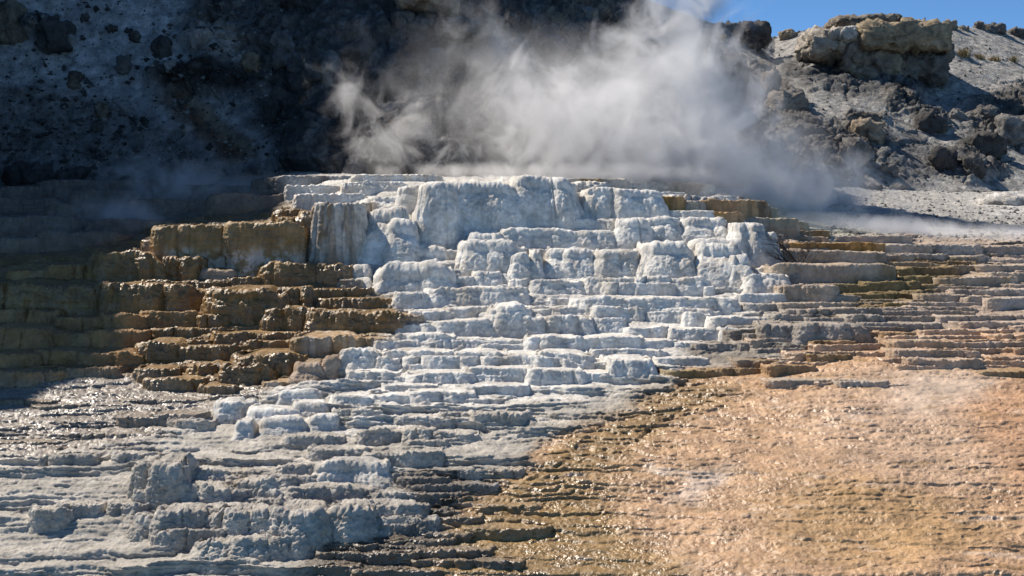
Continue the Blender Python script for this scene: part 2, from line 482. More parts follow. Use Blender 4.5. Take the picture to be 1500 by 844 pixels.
# ------------------------------------------------------------------ travertine ledges
WHITE = dict(bleed=.5, strata=.014, col=(.77, .745, .695), col2=(.64, .54, .42), streak=.4, wet=0.0, lean=.45, lip=.3, lump=.045, flute=.022, fine=.008, lobes=.10, lobe_w=1.2)
STY = {
    'white': WHITE,
    'curtain': dict(WHITE, droop=.2, te=.4, lean=.34, strata=.006, lip=.2, lump=.018, fine=.005, flute=.03, lobes=.2, lobe_w=1.7, streak=.25),
    'dome': dict(WHITE, droop=.8, lean=.75, lip=.5, lump=.06, flute=.012, lobes=.08),
    'step': dict(WHITE, te=1.1, droop=.35, lean=.4, lip=.2, lump=.045, flute=.022, lobes=.13, lobe_w=.7, fine=.011),
    'stripe': dict(WHITE, droop=.1, col=(.60, .55, .49), col2=(.27, .17, .08), streak=.9, lean=.1, lip=.08, lump=.03, flute=.05, lobes=.06, lobe_w=.35),
    'stained': dict(bleed=.2, droop=.15, col=(.27, .17, .07), col2=(.60, .50, .42), streak=.75, wet=.55, lean=.05, lip=.1, lump=.04, flute=.03, fine=.012, lobes=.08, lobe_w=.6, over=.06, low=1),
    'brown': dict(bleed=.5, droop=.6, te=1.1, rcm=1.8, col=(.20, .112, .032), col2=(.34, .205, .075), streak=.65, wet=.85, lean=.24, lip=.2, lump=.04, flute=.045, fine=.006, lobes=.2, lobe_w=1.0, over=.04),
    'palebrown': dict(col=(.34, .22, .11), col2=(.58, .49, .40), streak=.8, wet=.45, lean=.12, lip=.12, lump=.05, flute=.035, fine=.014, lobes=.10, lobe_w=.45, over=.03),
    'tanboulder': dict(col=(.44, .33, .24), col2=(.58, .49, .42), streak=.4, wet=.25, lean=.5, lip=.4, lump=.05, flute=.008, fine=.012, lobes=.05, lobe_w=.6),
    'rtan': dict(col=(.50, .41, .32), col2=(.36, .26, .16), streak=.5, wet=.08, lean=.12, lip=.12, lump=.045, flute=.022, fine=.016, lobes=.10, lobe_w=.8),
    'rpale': dict(col=(.53, .46, .395), col2=(.45, .33, .22), streak=.45, wet=.08, lean=.15, lip=.14, lump=.045, flute=.025, fine=.018, lobes=.12, lobe_w=.7),
    'rgrey': dict(col=(.42, .37, .32), col2=(.27, .22, .17), streak=.4, wet=.05, lean=.22, lip=.18, lump=.06, flute=.02, fine=.02, lobes=.12, lobe_w=.5),
    'rbrown': dict(bleed=.3, col=(.36, .20, .06), col2=(.15, .085, .03), streak=.7, wet=.35, lean=.08, lip=.08, lump=.04, flute=.03, fine=.014, lobes=.09, lobe_w=.5, over=.03),
    'rdark': dict(col=(.20, .12, .05), col2=(.34, .24, .13), streak=.6, wet=.35, lean=.12, lip=.12, lump=.05, flute=.02, fine=.016, lobes=.1, lobe_w=.5),
    'olive': dict(col=(.33, .24, .11), col2=(.22, .15, .07), streak=.5, wet=.25, lean=.15, lip=.15, lump=.05, flute=.02, fine=.018, lobes=.12, lobe_w=.5),
    'grey': dict(te=1.6, droop=.5, col=(.56, .515, .45), col2=(.42, .37, .31), streak=.45, wet=.03, lean=.45, lip=.22, lump=.075, flute=.018, fine=.03, lobes=.14, lobe_w=.6),
    'darkgrey': dict(col=(.36, .33, .295), col2=(.20, .17, .14), streak=.5, wet=.1, lean=.2, lip=.16, lump=.06, flute=.015, fine=.032, lobes=.14, lobe_w=.4),
    'darkwet': dict(col=(.17, .125, .08), col2=(.22, .17, .12), streak=.5, wet=.8, lean=.2, lip=.15, lump=.05, flute=.012, fine=.02, lobes=.12, lobe_w=.35),
    'shade': dict(rcm=1.8, col=(.36, .20, .08), col2=(.34, .25, .16), streak=.4, wet=.35, lean=.2, lip=.18, lump=.06, flute=.018, fine=.03, lobes=.12, lobe_w=.6),  # albedo raised to lighten ledges that stand in shade
}
_lseed = [0]
def ledge(x0, x1, yt, yb, style, parent, label=None, back=None, forward=0.0, slope=0.0, seedk=None, name='ledge', bury=.25, **over):
    """one travertine ledge: lobed front wall with rounded lip, level top running back into the ground.
    slope: drop of the right end of the top against the left, as a share of the height"""
    _lseed[0] += 1
    sd = 200 + _lseed[0] * 5 if seedk is None else seedk
    r_ = random.Random(sd)
    S = dict(STY[style]); S.update(over)
    x0 -= r_.uniform(2, 7) + .03 * (x1 - x0); x1 += r_.uniform(2, 7) + .03 * (x1 - x0)
    S['lean'] *= r_.uniform(.5, 1.5); S['lump'] *= r_.uniform(.7, 1.5); S['lobe_w'] *= r_.uniform(.7, 1.6); S['lobes'] *= r_.uniform(.6, 1.6)
    xc = .5 * (x0 + x1)
    d0 = float(depth(xc, yb)) - .12 - forward
    k = d0 / F_PX
    W = (x1 - x0) * k
    zt = (HY - yt) * k
    zb = (HY - yb) * k - bury
    H = zt - zb
    Hv = H - bury
    dback = float(depth(xc, min(yt, yb - 4)))
    Dp = (dback - d0 + .35) if back is None else back
    Dp *= 1 - .42 * float(smooth(500, 640, yb))
    Dp = float(np.clip(Dp, .35, 3.2))
    ppx = (F_PX / d0)                       # photo pixels per metre here
    # outline in plan: left side, rounded corner, front, rounded corner, right side
    rc = min(.36 * W, .6 * Dp, (.14 + .28 * Hv) * S.get('rcm', 1))
    side = max(Dp - rc, .02)
    nside = int(np.clip(side * ppx * .35, 4, 40)); ncorn = int(np.clip(rc * 1.6 * ppx / 1.5, 6, 36)); nfr = int(np.clip((W - 2 * rc) * ppx / 1.45, 3, 700))
    th = np.linspace(0, np.pi / 2, ncorn + 1)[1:-1]
    L = [np.stack([np.full(nside, -W / 2), np.linspace(Dp, rc, nside)], -1)]
    L.append(np.stack([-W / 2 + rc * (1 - np.cos(th)), rc * (1 - np.sin(th))], -1))
    L.append(np.stack([np.linspace(-W / 2 + rc, W / 2 - rc, nfr), np.zeros(nfr)], -1))
    L.append(np.stack([W / 2 - rc * (1 - np.cos(th[::-1])), rc * (1 - np.sin(th[::-1]))], -1))
    L.append(np.stack([np.full(nside, W / 2), np.linspace(rc, Dp, nside)], -1))
    O = np.concatenate(L, 0)
    # outward direction in plan
    T = np.gradient(O, axis=0); T /= np.maximum(np.linalg.norm(T, axis=1, keepdims=True), 1e-6)
    out = np.stack([T[:, 1], -T[:, 0]], -1)
    s = np.concatenate([[0], np.cumsum(np.linalg.norm(np.diff(O, axis=0), axis=1))])
    # lobes: round buttresses parted by creases
    lw = S['lobe_w'] * (.8 + .5 * r_.random())
    q = s / lw + .6 * np.interp(s, np.arange(0, s[-1] + 2, .7), np.array([r_.uniform(-1, 1) for _ in np.arange(0, s[-1] + 2, .7)]))
    fr = q - np.floor(q)
    amp = np.array([r_.uniform(.05, 1) for _ in range(int(abs(q).max()) + 8)])[np.floor(q).astype(int) + 3]
    lobe = S['lobes'] * min(1, W / .9) * amp * (np.clip(1 - np.abs(2 * fr - 1) ** 2.4, 0, 1) - .6) * min(1, .5 + Hv)
    lowf = fbm(np.stack([s * .8, s * 0 + sd, s * 0], -1), .7, 2, seed=sd % 97) * .30 * min(1, W / 1.5)
    fw = np.minimum(1, np.minimum(s, s[-1] - s) / .3)
    O = O + out * ((lobe + lowf) * fw)[:, None]
    # top edge: a little uneven
    te = fbm(np.stack([s, s * 0 + sd * .37, s * 0], -1), 1.6, 4, gain=.6, seed=(sd + 3) % 89) * min(.10, .2 * Hv) * S.get('te', .8)
    ex = np.abs(O[:, 0]) / (W / 2)
    te -= Hv * np.where(O[:, 0] < 0, r_.uniform(.0, .35), r_.uniform(.05, .5)) * smooth(.72, 1.02, ex) * S.get('droop', .45)
    te += -slope * Hv * (O[:, 0] / W + .5)
    # wall profile
    nv = int(np.clip(H * ppx / 1.25, 7, 150))
    t = np.linspace(0, 1, nv)
    lean = S['lean'] * Hv * (.75 + .5 * r_.random())
    lip = S['lip'] * Hv
    lip = min(lip, .45 * Dp)
    setb = .25 * lean * t + .75 * lean * t ** 3.2
    setb = np.minimum(setb, .55 * Dp)
    if S.get('over'): setb = setb + (S['over'] * 2.2) * (np.sin(np.pi * np.clip(t * 1.25, 0, 1)) ** 1.5) * min(1, Hv) * .6
    flare = -.10 * Hv * (1 - t) ** 4
    setb = setb + flare
    rl = np.clip(lip, .03, .35)
    zz = zb + (H - rl) * t
    arc = np.linspace(0, np.pi / 2, 8)[1:]
    zz = np.concatenate([zz, zb + H - rl + rl * np.sin(arc)])
    setb = np.concatenate([setb, setb[-1] + rl * .9 * (1 - np.cos(arc))])
    tt = np.concatenate([t, np.ones(len(arc))])
    m = len(zz)
    P = np.zeros((m, len(O), 3), np.float32)
    shr = np.where(setb > 0, .30 * W * (1 - np.exp(-np.abs(setb) * .75 / (.30 * W))), setb * .6)
    P[..., 0] = O[None, :, 0] * (1 - 2 * shr[:, None] / W)
    P[..., 1] = O[None, :, 1] + setb[:, None] * np.clip(1 - O[None, :, 1] / Dp, 0, 1)
    P[..., 2] = zz[:, None] + te[None, :] * smooth(.2, 1, tt)[:, None]
    # cap: from the lip back to a spine near the rear
    nc = int(np.clip(Dp * ppx / 6, 6, 26))
    edge = P[-1]
    spine = np.stack([edge[:, 0] * .55, np.full(len(edge), Dp * .92), np.full(len(edge), zb + H)], -1)
    c = (np.linspace(0, 1, nc + 1)[1:] ** 1.3)[:, None, None]
    cap = edge[None] * (1 - c) + spine[None] * c
    cap[..., 2] -= (.05 * Hv + .01) * smooth(0, .25, c[..., 0]) * (1 - smooth(.3, 1, c[..., 0]))
    P = np.concatenate([P, cap.astype(np.float32)], 0)
    origin = np.array([(xc - HX) * k, d0, 0.0], np.float32)
    Wp = P + origin
    n = grid_normals(P)
    ref = np.concatenate([np.repeat(np.concatenate([out, np.zeros((len(out), 1))], 1)[None], m, 0), np.repeat(np.array([[[0, 0, 1.]]]), nc, 0).repeat(len(out), 1)], 0)
    sg = np.sign((n * (ref + np.array([0, 0, .3]))).sum(-1, keepdims=True)); sg[sg == 0] = 1
    n *= sg
    wall = np.concatenate([np.ones(m), np.linspace(.95, .7, nc)])[:, None]
    sc = min(1.0, .35 + Hv * .9)
    B = fbm(Wp, .95, 2, seed=3) * 1.9 + .45 * (np.abs(fbm(Wp, 2.2, 4, gain=.6, seed=8)) * 2 - .4)
    Fl = np.abs(fbm(Wp, 4.5, 3, gain=.65, seed=12, stretch=(1, 1, .10))) * 2 - .5
    Fl2 = fbm(Wp, 13, 2, seed=15, stretch=(1, 1, .3))
    Fi = fbm(Wp, 14, 3, gain=.8, seed=18) + .35 * (1 - 2.4 * np.abs(fbm(Wp, 6, 3, gain=.7, seed=19)))
    low = smooth(.75, .15, np.concatenate([tt, np.ones(nc)]))[:, None]      # drips run down the upper wall, knobs below
    Dn = S['lump'] * sc * B * (.6 + .7 * low) + (S['flute'] * .9 * Fl + S['flute'] * .4 * Fl2) * (1.3 - .6 * low) * np.concatenate([np.ones(m), np.zeros(nc)])[:, None] + S['fine'] * 1.5 * Fi + (.06 * S['wet'] * np.exp(-((np.concatenate([tt * .5 + .5 * np.linspace(0, 1, m), np.full(nc, 2.)]) - .93) / .09) ** 2))[:, None] * fbm(Wp, 6.5, 2, seed=23, stretch=(1, 1, .6))
    # flat strata lines
    Dn = Dn + S.get('strata', .03) * sc * fbm(Wp, 1.6, 4, gain=.6, seed=21, stretch=(.6, .6, 4.5), ridged=True) * np.concatenate([np.ones(m), np.zeros(nc)])[:, None]
    P = P + n * (Dn * wall)[..., None]
    # albedo: base, streaks down the wall, blotches
    st = fbm(Wp, 3.2, 4, gain=.6, seed=31, stretch=(1, 1, .13))
    blo = fbm(Wp, 1.1, 3, gain=.6, seed=35)
    f = np.clip(smooth(-.05, .35, st + .35 * blo) * S['streak'], 0, 1)
    if S.get('low'):      # upper rim stained, lower wall pale and mottled
        mot = fbm(Wp, 4, 4, gain=.7, seed=38)
        up = np.concatenate([tt, np.ones(nc)])[:, None] + .25 * st + .1 * blo
        f = smooth(.80, .45, up) * smooth(-.25, .12, mot + .3 * st)
    colr = mix(np.broadcast_to(np.array(S['col']), Wp.shape), np.array(S['col2']), f)
    vx = HX + F_PX * Wp[..., 0] / Wp[..., 1]; vy = HY - F_PX * Wp[..., 2] / Wp[..., 1]
    wz = .55 * smooth(.25, .6, np.clip(.5 + .9 * fbm(Wp, .7, 3, gain=.6, seed=44), 0, 1)) * S.get('bleed', 1)
    colr = colr * (1 - wz[..., None]) + zone(vx + 25 * blo, vy + 6)[..., :3] * wz[..., None]
    stain = smooth(.12, .5, fbm(Wp, 1.0, 4, gain=.62, seed=47, stretch=(1, 1, .22)))
    colr = mix(colr, np.array([.50, .37, .23]) * min(1, .25 + S['col'][0] * 1.2), .38 * stain)
    colr = colr * (1 + .16 * blo + .12 * Fi)[..., None]
    wt = np.clip(S['wet'] * (1 - .3 * f), 0, 1)
    o = build_mesh(name, P + np.array([0, 0, -zb], np.float32), grid_quads(len(P), len(O)), MAT_RUNOFF if S['wet'] > .3 else MAT_TRAV, colr, wt.ravel(), parent)
    loc = Vector((float(origin[0]), float(origin[1]), zb))
    o.location = loc - (parent.location if parent else Vector())
    if label: o['label'] = label
    return o

def formation(px, py, label, group='travertine terraces', name='travertine_terrace', cat='terrace'):
    d = float(depth(px, py))
    return empty(name, ((px - HX) / F_PX * d, d, (HY - py) / F_PX * d), label, cat, group)

# --- continuous sills
crown = formation(760, 440, 'tallest white travertine mound with smooth vertical walls, under the steam')
for a in [
    (745, 850, 253, 338, 'curtain', dict(label='tallest white block at the top of the mound', slope=.08, lean=.25)),
    (604, 762, 264, 352, 'curtain', dict(lean=.3, lobe_w=2.4)), (604, 668, 266, 362, 'curtain', dict(lean=.35)),
    (582, 618, 271, 310, 'white', {}), (538, 592, 286, 310, 'white', {}), (517, 616, 303, 388, 'white', dict(lean=.4)),
    (552, 622, 322, 390, 'dome', {}), (638, 748, 303, 354, 'dome', dict(lean=.6, lobe_w=2.5, forward=.15)), (722, 800, 306, 340, 'dome', dict(lean=.5)),
    (452, 530, 297, 388, 'stripe', dict(label='white wall streaked with brown vertical drips')), (508, 545, 297, 330, 'stripe', {}),
    (846, 972, 273, 323, 'curtain', dict(slope=.1)), (816, 900, 321, 338, 'white', {}),
    (900, 960, 318, 366, 'white', {}), (938, 1002, 318, 354, 'white', {}), (996, 1078, 318, 360, 'white', {}),
    (1070, 1130, 326, 388, 'curtain', dict(label='square white end wall of the mound beside the bush')), (1122, 1144, 340, 392, 'curtain', {}),
    (945, 1008, 340, 362, 'dome', {}), (1008, 1104, 348, 384, 'dome', {}),
    (668, 748, 341, 404, 'white', dict(forward=-.1)), (735, 904, 334, 366, 'white', dict(slope=.1)), (664, 770, 350, 406, 'white', dict(lean=.5)),
    (580, 668, 359, 396, 'dome', {}), (544, 672, 385, 437, 'dome', dict(lean=.55, lobe_w=1.1, label='rounded white bulge at the foot of the mound beside the brown ledges')), (502, 549, 390, 426, 'dome', dict(lean=.6)),
    (737, 780, 372, 420, 'white', {}), (772, 800, 366, 415, 'white', {}), (788, 878, 363, 414, 'white', dict(lobe_w=1.2)), (818, 876, 363, 410, 'white', {}),
    (870, 942, 365, 410, 'white', {}), (934, 1032, 355, 420, 'white', dict(lean=.45)), (1010, 1108, 357, 420, 'white', dict(lean=.5)), (1060, 1112, 375, 424, 'white', {}),
    (660, 698, 405, 426, 'white', {}), (692, 742, 398, 422, 'white', {}),
]:
    ledge(*a[:5], crown, **a[5])

# --- white steps below the crown
steps_w = formation(780, 520, 'staircase of small white travertine ledges below the tall white mound')
for a in [
    (577, 628, 429, 458, 'step'), (622, 774, 421, 456, 'step'), (748, 780, 408, 430, 'step'), (768, 864, 411, 440, 'step'), (848, 935, 408, 438, 'step'), (888, 986, 415, 440, 'step'), (924, 1045, 405, 438, 'step'),
    (1030, 1046, 420, 440, 'step'), (598, 658, 455, 478, 'step'), (652, 724, 450, 472, 'step'), (718, 775, 447, 496, 'step'), (770, 852, 449, 470, 'step'), (842, 1084, 436, 468, 'step'), (800, 850, 437, 452, 'step'),
    (870, 946, 450, 478, 'step'), (940, 1010, 458, 476, 'step'), (1000, 1046, 460, 484, 'step'), (1040, 1136, 465, 486, 'step'), (570, 638, 474, 495, 'step'), (634, 722, 470, 496, 'step'), (700, 726, 480, 498, 'step'),
    (760, 802, 465, 498, 'step'), (796, 874, 465, 498, 'step'), (868, 920, 467, 494, 'step'), (915, 975, 478, 496, 'step'), (976, 1060, 483, 503, 'step'), (1050, 1126, 482, 502, 'step'),
    (568, 668, 491, 518, 'step'), (644, 712, 497, 514, 'step'), (704, 768, 505, 519, 'step'), (765, 862, 494, 520, 'step'), (856, 944, 494, 518, 'step'), (936, 990, 500, 516, 'step'), (984, 1030, 502, 514, 'step'),
    (488, 556, 516, 548, 'step'), (504, 580, 524, 549, 'step'), (556, 670, 515, 542, 'step'), (658, 740, 517, 542, 'step'), (738, 790, 520, 540, 'step'), (596, 640, 535, 548, 'step'),
    (780, 870, 519, 546, 'step'), (862, 980, 514, 530, 'step'), (888, 968, 530, 564, 'step'), (960, 1040, 526, 540, 'step'), (500, 580, 546, 566, 'step'), (600, 690, 547, 566, 'step'), (680, 780, 540, 562, 'step'),
    (776, 860, 544, 566, 'step'), (850, 900, 546, 562, 'step'), (560, 640, 565, 580, 'step'), (596, 690, 575, 596, 'step'), (690, 770, 566, 580, 'step'), (600, 680, 595, 608, 'step'),
    (482, 545, 582, 604, 'step'), (545, 600, 580, 596, 'step'), (640, 740, 585, 596, 'step'),
    (576, 660, 612, 628, 'grey'), (520, 628, 632, 656, 'grey'), (640, 700, 608, 624, 'grey'), (690, 770, 610, 632, 'grey'), (592, 650, 648, 664, 'grey'), (536, 650, 664, 684, 'grey'),
    (484, 550, 603, 620, 'grey'), (630, 700, 636, 650, 'grey'), (420, 500, 640, 656, 'grey'), (454, 545, 660, 676, 'grey'),
]:
    ledge(*a, steps_w)
for a in [(560, 800, 500, 524), (700, 1060, 452, 480), (560, 860, 524, 552), (520, 820, 552, 570)]:
    ledge(*a, 'step', steps_w, forward=-.22, droop=.9, lobes=.22)

# --- white knobs at the left edge
knobs = formation(380, 630, 'cluster of rounded white travertine knobs beside the glittering brown flat')
for a in [(307, 356, 590, 620, 'white'), (348, 370, 592, 614, 'white'), (358, 438, 600, 626, 'dome'), (370, 455, 614, 642, 'dome'), (334, 372, 620, 650, 'dome'), (420, 480, 592, 616, 'dome'), (440, 500, 612, 636, 'dome'),
          (245, 290, 616, 634, 'grey'), (400, 470, 572, 596, 'dome')]:
    ledge(*a, knobs)

# --- stained table and brown wet terraces
stained = formation(330, 400, 'tan table terrace with brown rim and pale mottled wall left of the mound')
for a in [(226, 334, 331, 402, 'stained', {}), (327, 434, 327, 406, 'stained', {}), (398, 460, 318, 384, 'brown', {}), (400, 456, 306, 330, 'brown', {}), (432, 462, 310, 380, 'brown', {}),
          (208, 246, 352, 378, 'palebrown', dict(wet=.9)), (190, 236, 364, 378, 'brown', {})]:
    ledge(*a[:5], stained, **a[5])
broad = formation(200, 460, 'broad dark brown wet terraces dripping at the far left')
for a in [(121, 236, 370, 418, 'brown'), (228, 264, 376, 414, 'brown'), (252, 298, 379, 416, 'brown'), (64, 126, 389, 410, 'shade'), (5, 64, 397, 414, 'shade'), (200, 326, 412, 426, 'brown'), (332, 404, 407, 422, 'brown'),
          (384, 508, 385, 424, 'brown'), (288, 340, 395, 418, 'tanboulder'), (-60, 150, 417, 464, 'brown'), (120, 292, 416, 466, 'brown'), (284, 408, 423, 484, 'brown'), (398, 460, 421, 456, 'brown'), (370, 402, 432, 460, 'brown'),
          (-50, 36, 455, 484, 'shade'), (30, 84, 457, 484, 'shade'), (78, 150, 466, 492, 'shade'), (140, 206, 462, 490, 'shade'), (196, 292, 456, 484, 'shade'), (-50, 72, 482, 522, 'shade'), (66, 130, 490, 516, 'shade'), (124, 200, 486, 516, 'shade'),
          (-50, 60, 520, 548, 'shade'), (50, 120, 514, 540, 'shade'), (110, 190, 518, 545, 'shade'), (-40, 80, 546, 568, 'shade'), (70, 170, 542, 562, 'shade'), (490, 530, 412, 424, 'grey')]:
    ledge(*a, broad)
glist = formation(420, 520, 'stack of wet brown ledges with sunlit lips beside the white steps')
for a in [(454, 552, 423, 437, 'brown'), (454, 582, 437, 455, 'brown'), (374, 452, 453, 490, 'brown'), (445, 604, 458, 495, 'brown'), (440, 470, 454, 470, 'brown'), (292, 340, 462, 486, 'brown'),
          (210, 300, 482, 502, 'brown'), (292, 336, 482, 496, 'brown'), (310, 450, 488, 509, 'brown'), (358, 436, 500, 520, 'brown'), (430, 446, 492, 506, 'brown'), (426, 518, 494, 534, 'palebrown'), (504, 576, 496, 518, 'palebrown'), (540, 576, 502, 522, 'step'),
          (193, 262, 502, 537, 'brown'), (255, 346, 508, 534, 'brown'), (270, 312, 498, 512, 'brown'), (346, 440, 520, 556, 'brown'), (330, 360, 514, 530, 'brown'), (250, 326, 536, 556, 'brown'), (314, 398, 537, 570, 'brown'), (294, 340, 532, 546, 'brown'),
          (420, 478, 534, 568, 'tanboulder'), (470, 494, 525, 560, 'tanboulder'), (422, 450, 556, 572, 'tanboulder'), (385, 424, 560, 574, 'palebrown'), (190, 250, 540, 560, 'brown'), (210, 290, 556, 574, 'brown'), (288, 350, 566, 582, 'brown')]:
    ledge(*a, glist)
flat = formation(150, 620, 'low dark ledges in the glittering wet flat at left')
for a in [(170, 230, 612, 628, 'darkwet'), (224, 292, 608, 628, 'darkwet'), (250, 300, 616, 634, 'grey'), (60, 180, 594, 600, 'darkwet'), (180, 290, 586, 592, 'darkwet'), (-40, 70, 588, 594, 'darkwet'), (80, 190, 656, 663, 'darkwet'), (-30, 60, 626, 632, 'darkwet'), (60, 130, 670, 684, 'darkgrey'), (310, 380, 580, 588, 'darkwet'), (40, 160, 616, 621, 'darkwet'), (100, 210, 636, 642, 'darkwet'), (-40, 90, 648, 655, 'darkwet')]:
    ledge(*a, flat)

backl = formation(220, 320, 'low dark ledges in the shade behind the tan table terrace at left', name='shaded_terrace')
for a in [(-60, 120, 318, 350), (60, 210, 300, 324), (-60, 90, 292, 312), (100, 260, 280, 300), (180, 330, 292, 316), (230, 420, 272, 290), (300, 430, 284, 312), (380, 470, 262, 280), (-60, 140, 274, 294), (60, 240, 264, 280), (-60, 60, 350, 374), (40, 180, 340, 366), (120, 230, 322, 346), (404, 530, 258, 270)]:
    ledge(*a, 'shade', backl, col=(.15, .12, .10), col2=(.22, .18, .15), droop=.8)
mid = formation(490, 270, 'pale wet ledges glistening behind the streaked white wall', name='wet_terrace')
for a in [(420, 500, 272, 290), (432, 540, 284, 302), (500, 600, 266, 284), (520, 640, 256, 268), (425, 470, 292, 310)]:
    ledge(*a, 'rpale', mid, wet=.7, col=(.60, .57, .52), droop=.8)

# --- orange and tan ledges on the right shoulder
shoulder = formation(1080, 330, 'orange brown stepped ledges at the right shoulder of the white mound')
for a in [(914, 1042, 268, 288, 'rtan', {}), (826, 918, 262, 276, 'rdark', {}), (940, 1010, 281, 292, 'white', {}), (968, 1000, 288, 312, 'rbrown', {}), (986, 1030, 295, 313, 'rtan', {}), (1019, 1090, 294, 319, 'rbrown', {}), (1080, 1104, 293, 322, 'rbrown', {}), (1096, 1124, 295, 320, 'rdark', {}),
          (1116, 1142, 304, 322, 'rdark', {}), (1032, 1086, 312, 328, 'rbrown', {}), (1084, 1160, 319, 342, 'rdark', {}), (1150, 1184, 325, 340, 'rdark', {}), (1144, 1214, 338, 350, 'rdark', {}), (968, 1034, 308, 320, 'white', {}), (1143, 1212, 347, 357, 'rdark', {})]:
    ledge(*a[:5], shoulder, **a[5])
long_r = formation(1250, 400, 'long tan terraces with level rims right of the bush')
for a in [(1208, 1330, 346, 358, 'rpale'), (1140, 1286, 356, 371, 'rbrown'), (1276, 1360, 358, 377, 'rpale'), (1346, 1440, 359, 377, 'rpale'), (1430, 1530, 361, 377, 'rpale'), (1142, 1290, 368, 392, 'rtan'), (1134, 1312, 387, 420, 'rtan'), (1284, 1390, 373, 388, 'rpale'), (1380, 1450, 376, 390, 'rpale'),
          (1446, 1530, 381, 392, 'rpale'), (1300, 1340, 394, 410, 'olive'), (1330, 1420, 384, 396, 'rdark'), (1330, 1400, 392, 404, 'rdark'), (1390, 1450, 390, 404, 'rdark'), (1440, 1530, 388, 404, 'rtan'), (1326, 1376, 405, 420, 'olive'), (1270, 1338, 413, 430, 'olive'), (1210, 1260, 417, 430, 'olive'), (1250, 1280, 419, 430, 'olive'),
          (1334, 1400, 418, 430, 'olive'), (1384, 1490, 407, 422, 'rtan'), (1450, 1530, 400, 418, 'rtan'), (1360, 1450, 420, 432, 'rtan'), (1400, 1530, 424, 438, 'rpale'), (1352, 1420, 432, 446, 'rtan'), (1420, 1455, 434, 450, 'rtan'), (1452, 1540, 436, 452, 'rpale'), (1300, 1360, 444, 454, 'olive'), (1250, 1320, 430, 440, 'olive'), (1246, 1330, 452, 462, 'rgrey')]:
    ledge(*a, long_r)
junction = formation(1150, 450, 'pale grey blocks stepping down from the mound toward the orange slope')
for a in [(1110, 1146, 393, 406, 'step'), (1090, 1162, 402, 436, 'step'), (1144, 1188, 402, 420, 'rgrey'), (1080, 1150, 431, 449, 'step'), (1144, 1182, 418, 446, 'rtan'), (1174, 1224, 419, 446, 'rtan'), (1212, 1256, 433, 446, 'rgrey'), (1090, 1160, 446, 460, 'rgrey'), (1150, 1216, 444, 456, 'rtan'), (1212, 1262, 445, 456, 'rtan'),
          (1216, 1290, 452, 466, 'rgrey'), (1150, 1220, 453, 468, 'rgrey'), (1130, 1190, 460, 476, 'rgrey'), (1244, 1292, 462, 478, 'rgrey'), (1180, 1248, 466, 480, 'rgrey'), (1118, 1190, 476, 506, 'rgrey'), (1170, 1268, 477, 506, 'rgrey'), (1258, 1330, 474, 488, 'rgrey'), (1300, 1380, 474, 486, 'rgrey'), (1080, 1140, 502, 514, 'rgrey'),
          (1020, 1090, 504, 516, 'rgrey'), (1110, 1180, 512, 522, 'rgrey'), (1260, 1310, 488, 500, 'rdark'), (1296, 1340, 488, 500, 'rdark'), (1190, 1250, 500, 512, 'rdark'), (1310, 1390, 500, 516, 'rtan'), (1190, 1240, 520, 530, 'rdark'), (1320, 1430, 514, 528, 'rpale'), (1400, 1520, 502, 514, 'rpale'), (1330, 1440, 527, 540, 'rpale'),
          (985, 1060, 543, 552, 'olive'), (1050, 1110, 540, 549, 'olive'), (1080, 1140, 528, 540, 'rdark'), (1130, 1200, 536, 548, 'rdark'), (1130, 1260, 558, 566, 'rtan'), (1230, 1300, 560, 568, 'rpale'), (1440, 1530, 544, 551, 'olive')]:
    ledge(*a, junction)

thin = formation(1330, 500, 'many thin tan rims stepping down to the orange slope at right', name='rim_terrace')
tr = random.Random(21)
for row in range(30):
    y = 372 + row * 6.6
    x = 1150 + max(0, row - 17) * 6 - tr.uniform(0, 80) + (40 if row < 8 else 0)
    while x < 1540:
        w = tr.uniform(50, 210)
        h = tr.uniform(5, 10)
        if row > 19: h *= max(.35, 1 - .07 * (row - 19))
        if tr.random() < (.62 if row < 20 else .62 - .035 * (row - 20)):
            yy = y + tr.uniform(-2, 2)
            zc_ = zone(x + w / 2, yy + h)
            ledge(x, x + w, yy, yy + h, 'rtan', thin, col=tuple((zc_[:3] * .65 + np.array([.46, .38, .31]) * .35) * tr.uniform(.8, 1.2)), col2=tuple(zc_[:3] * tr.uniform(.55, .8)), lobe_w=.45, droop=.7, wet=float(zc_[3]), bury=.12, lump=.03, lobes=.14)
        x += w * tr.uniform(.75, 1.15)

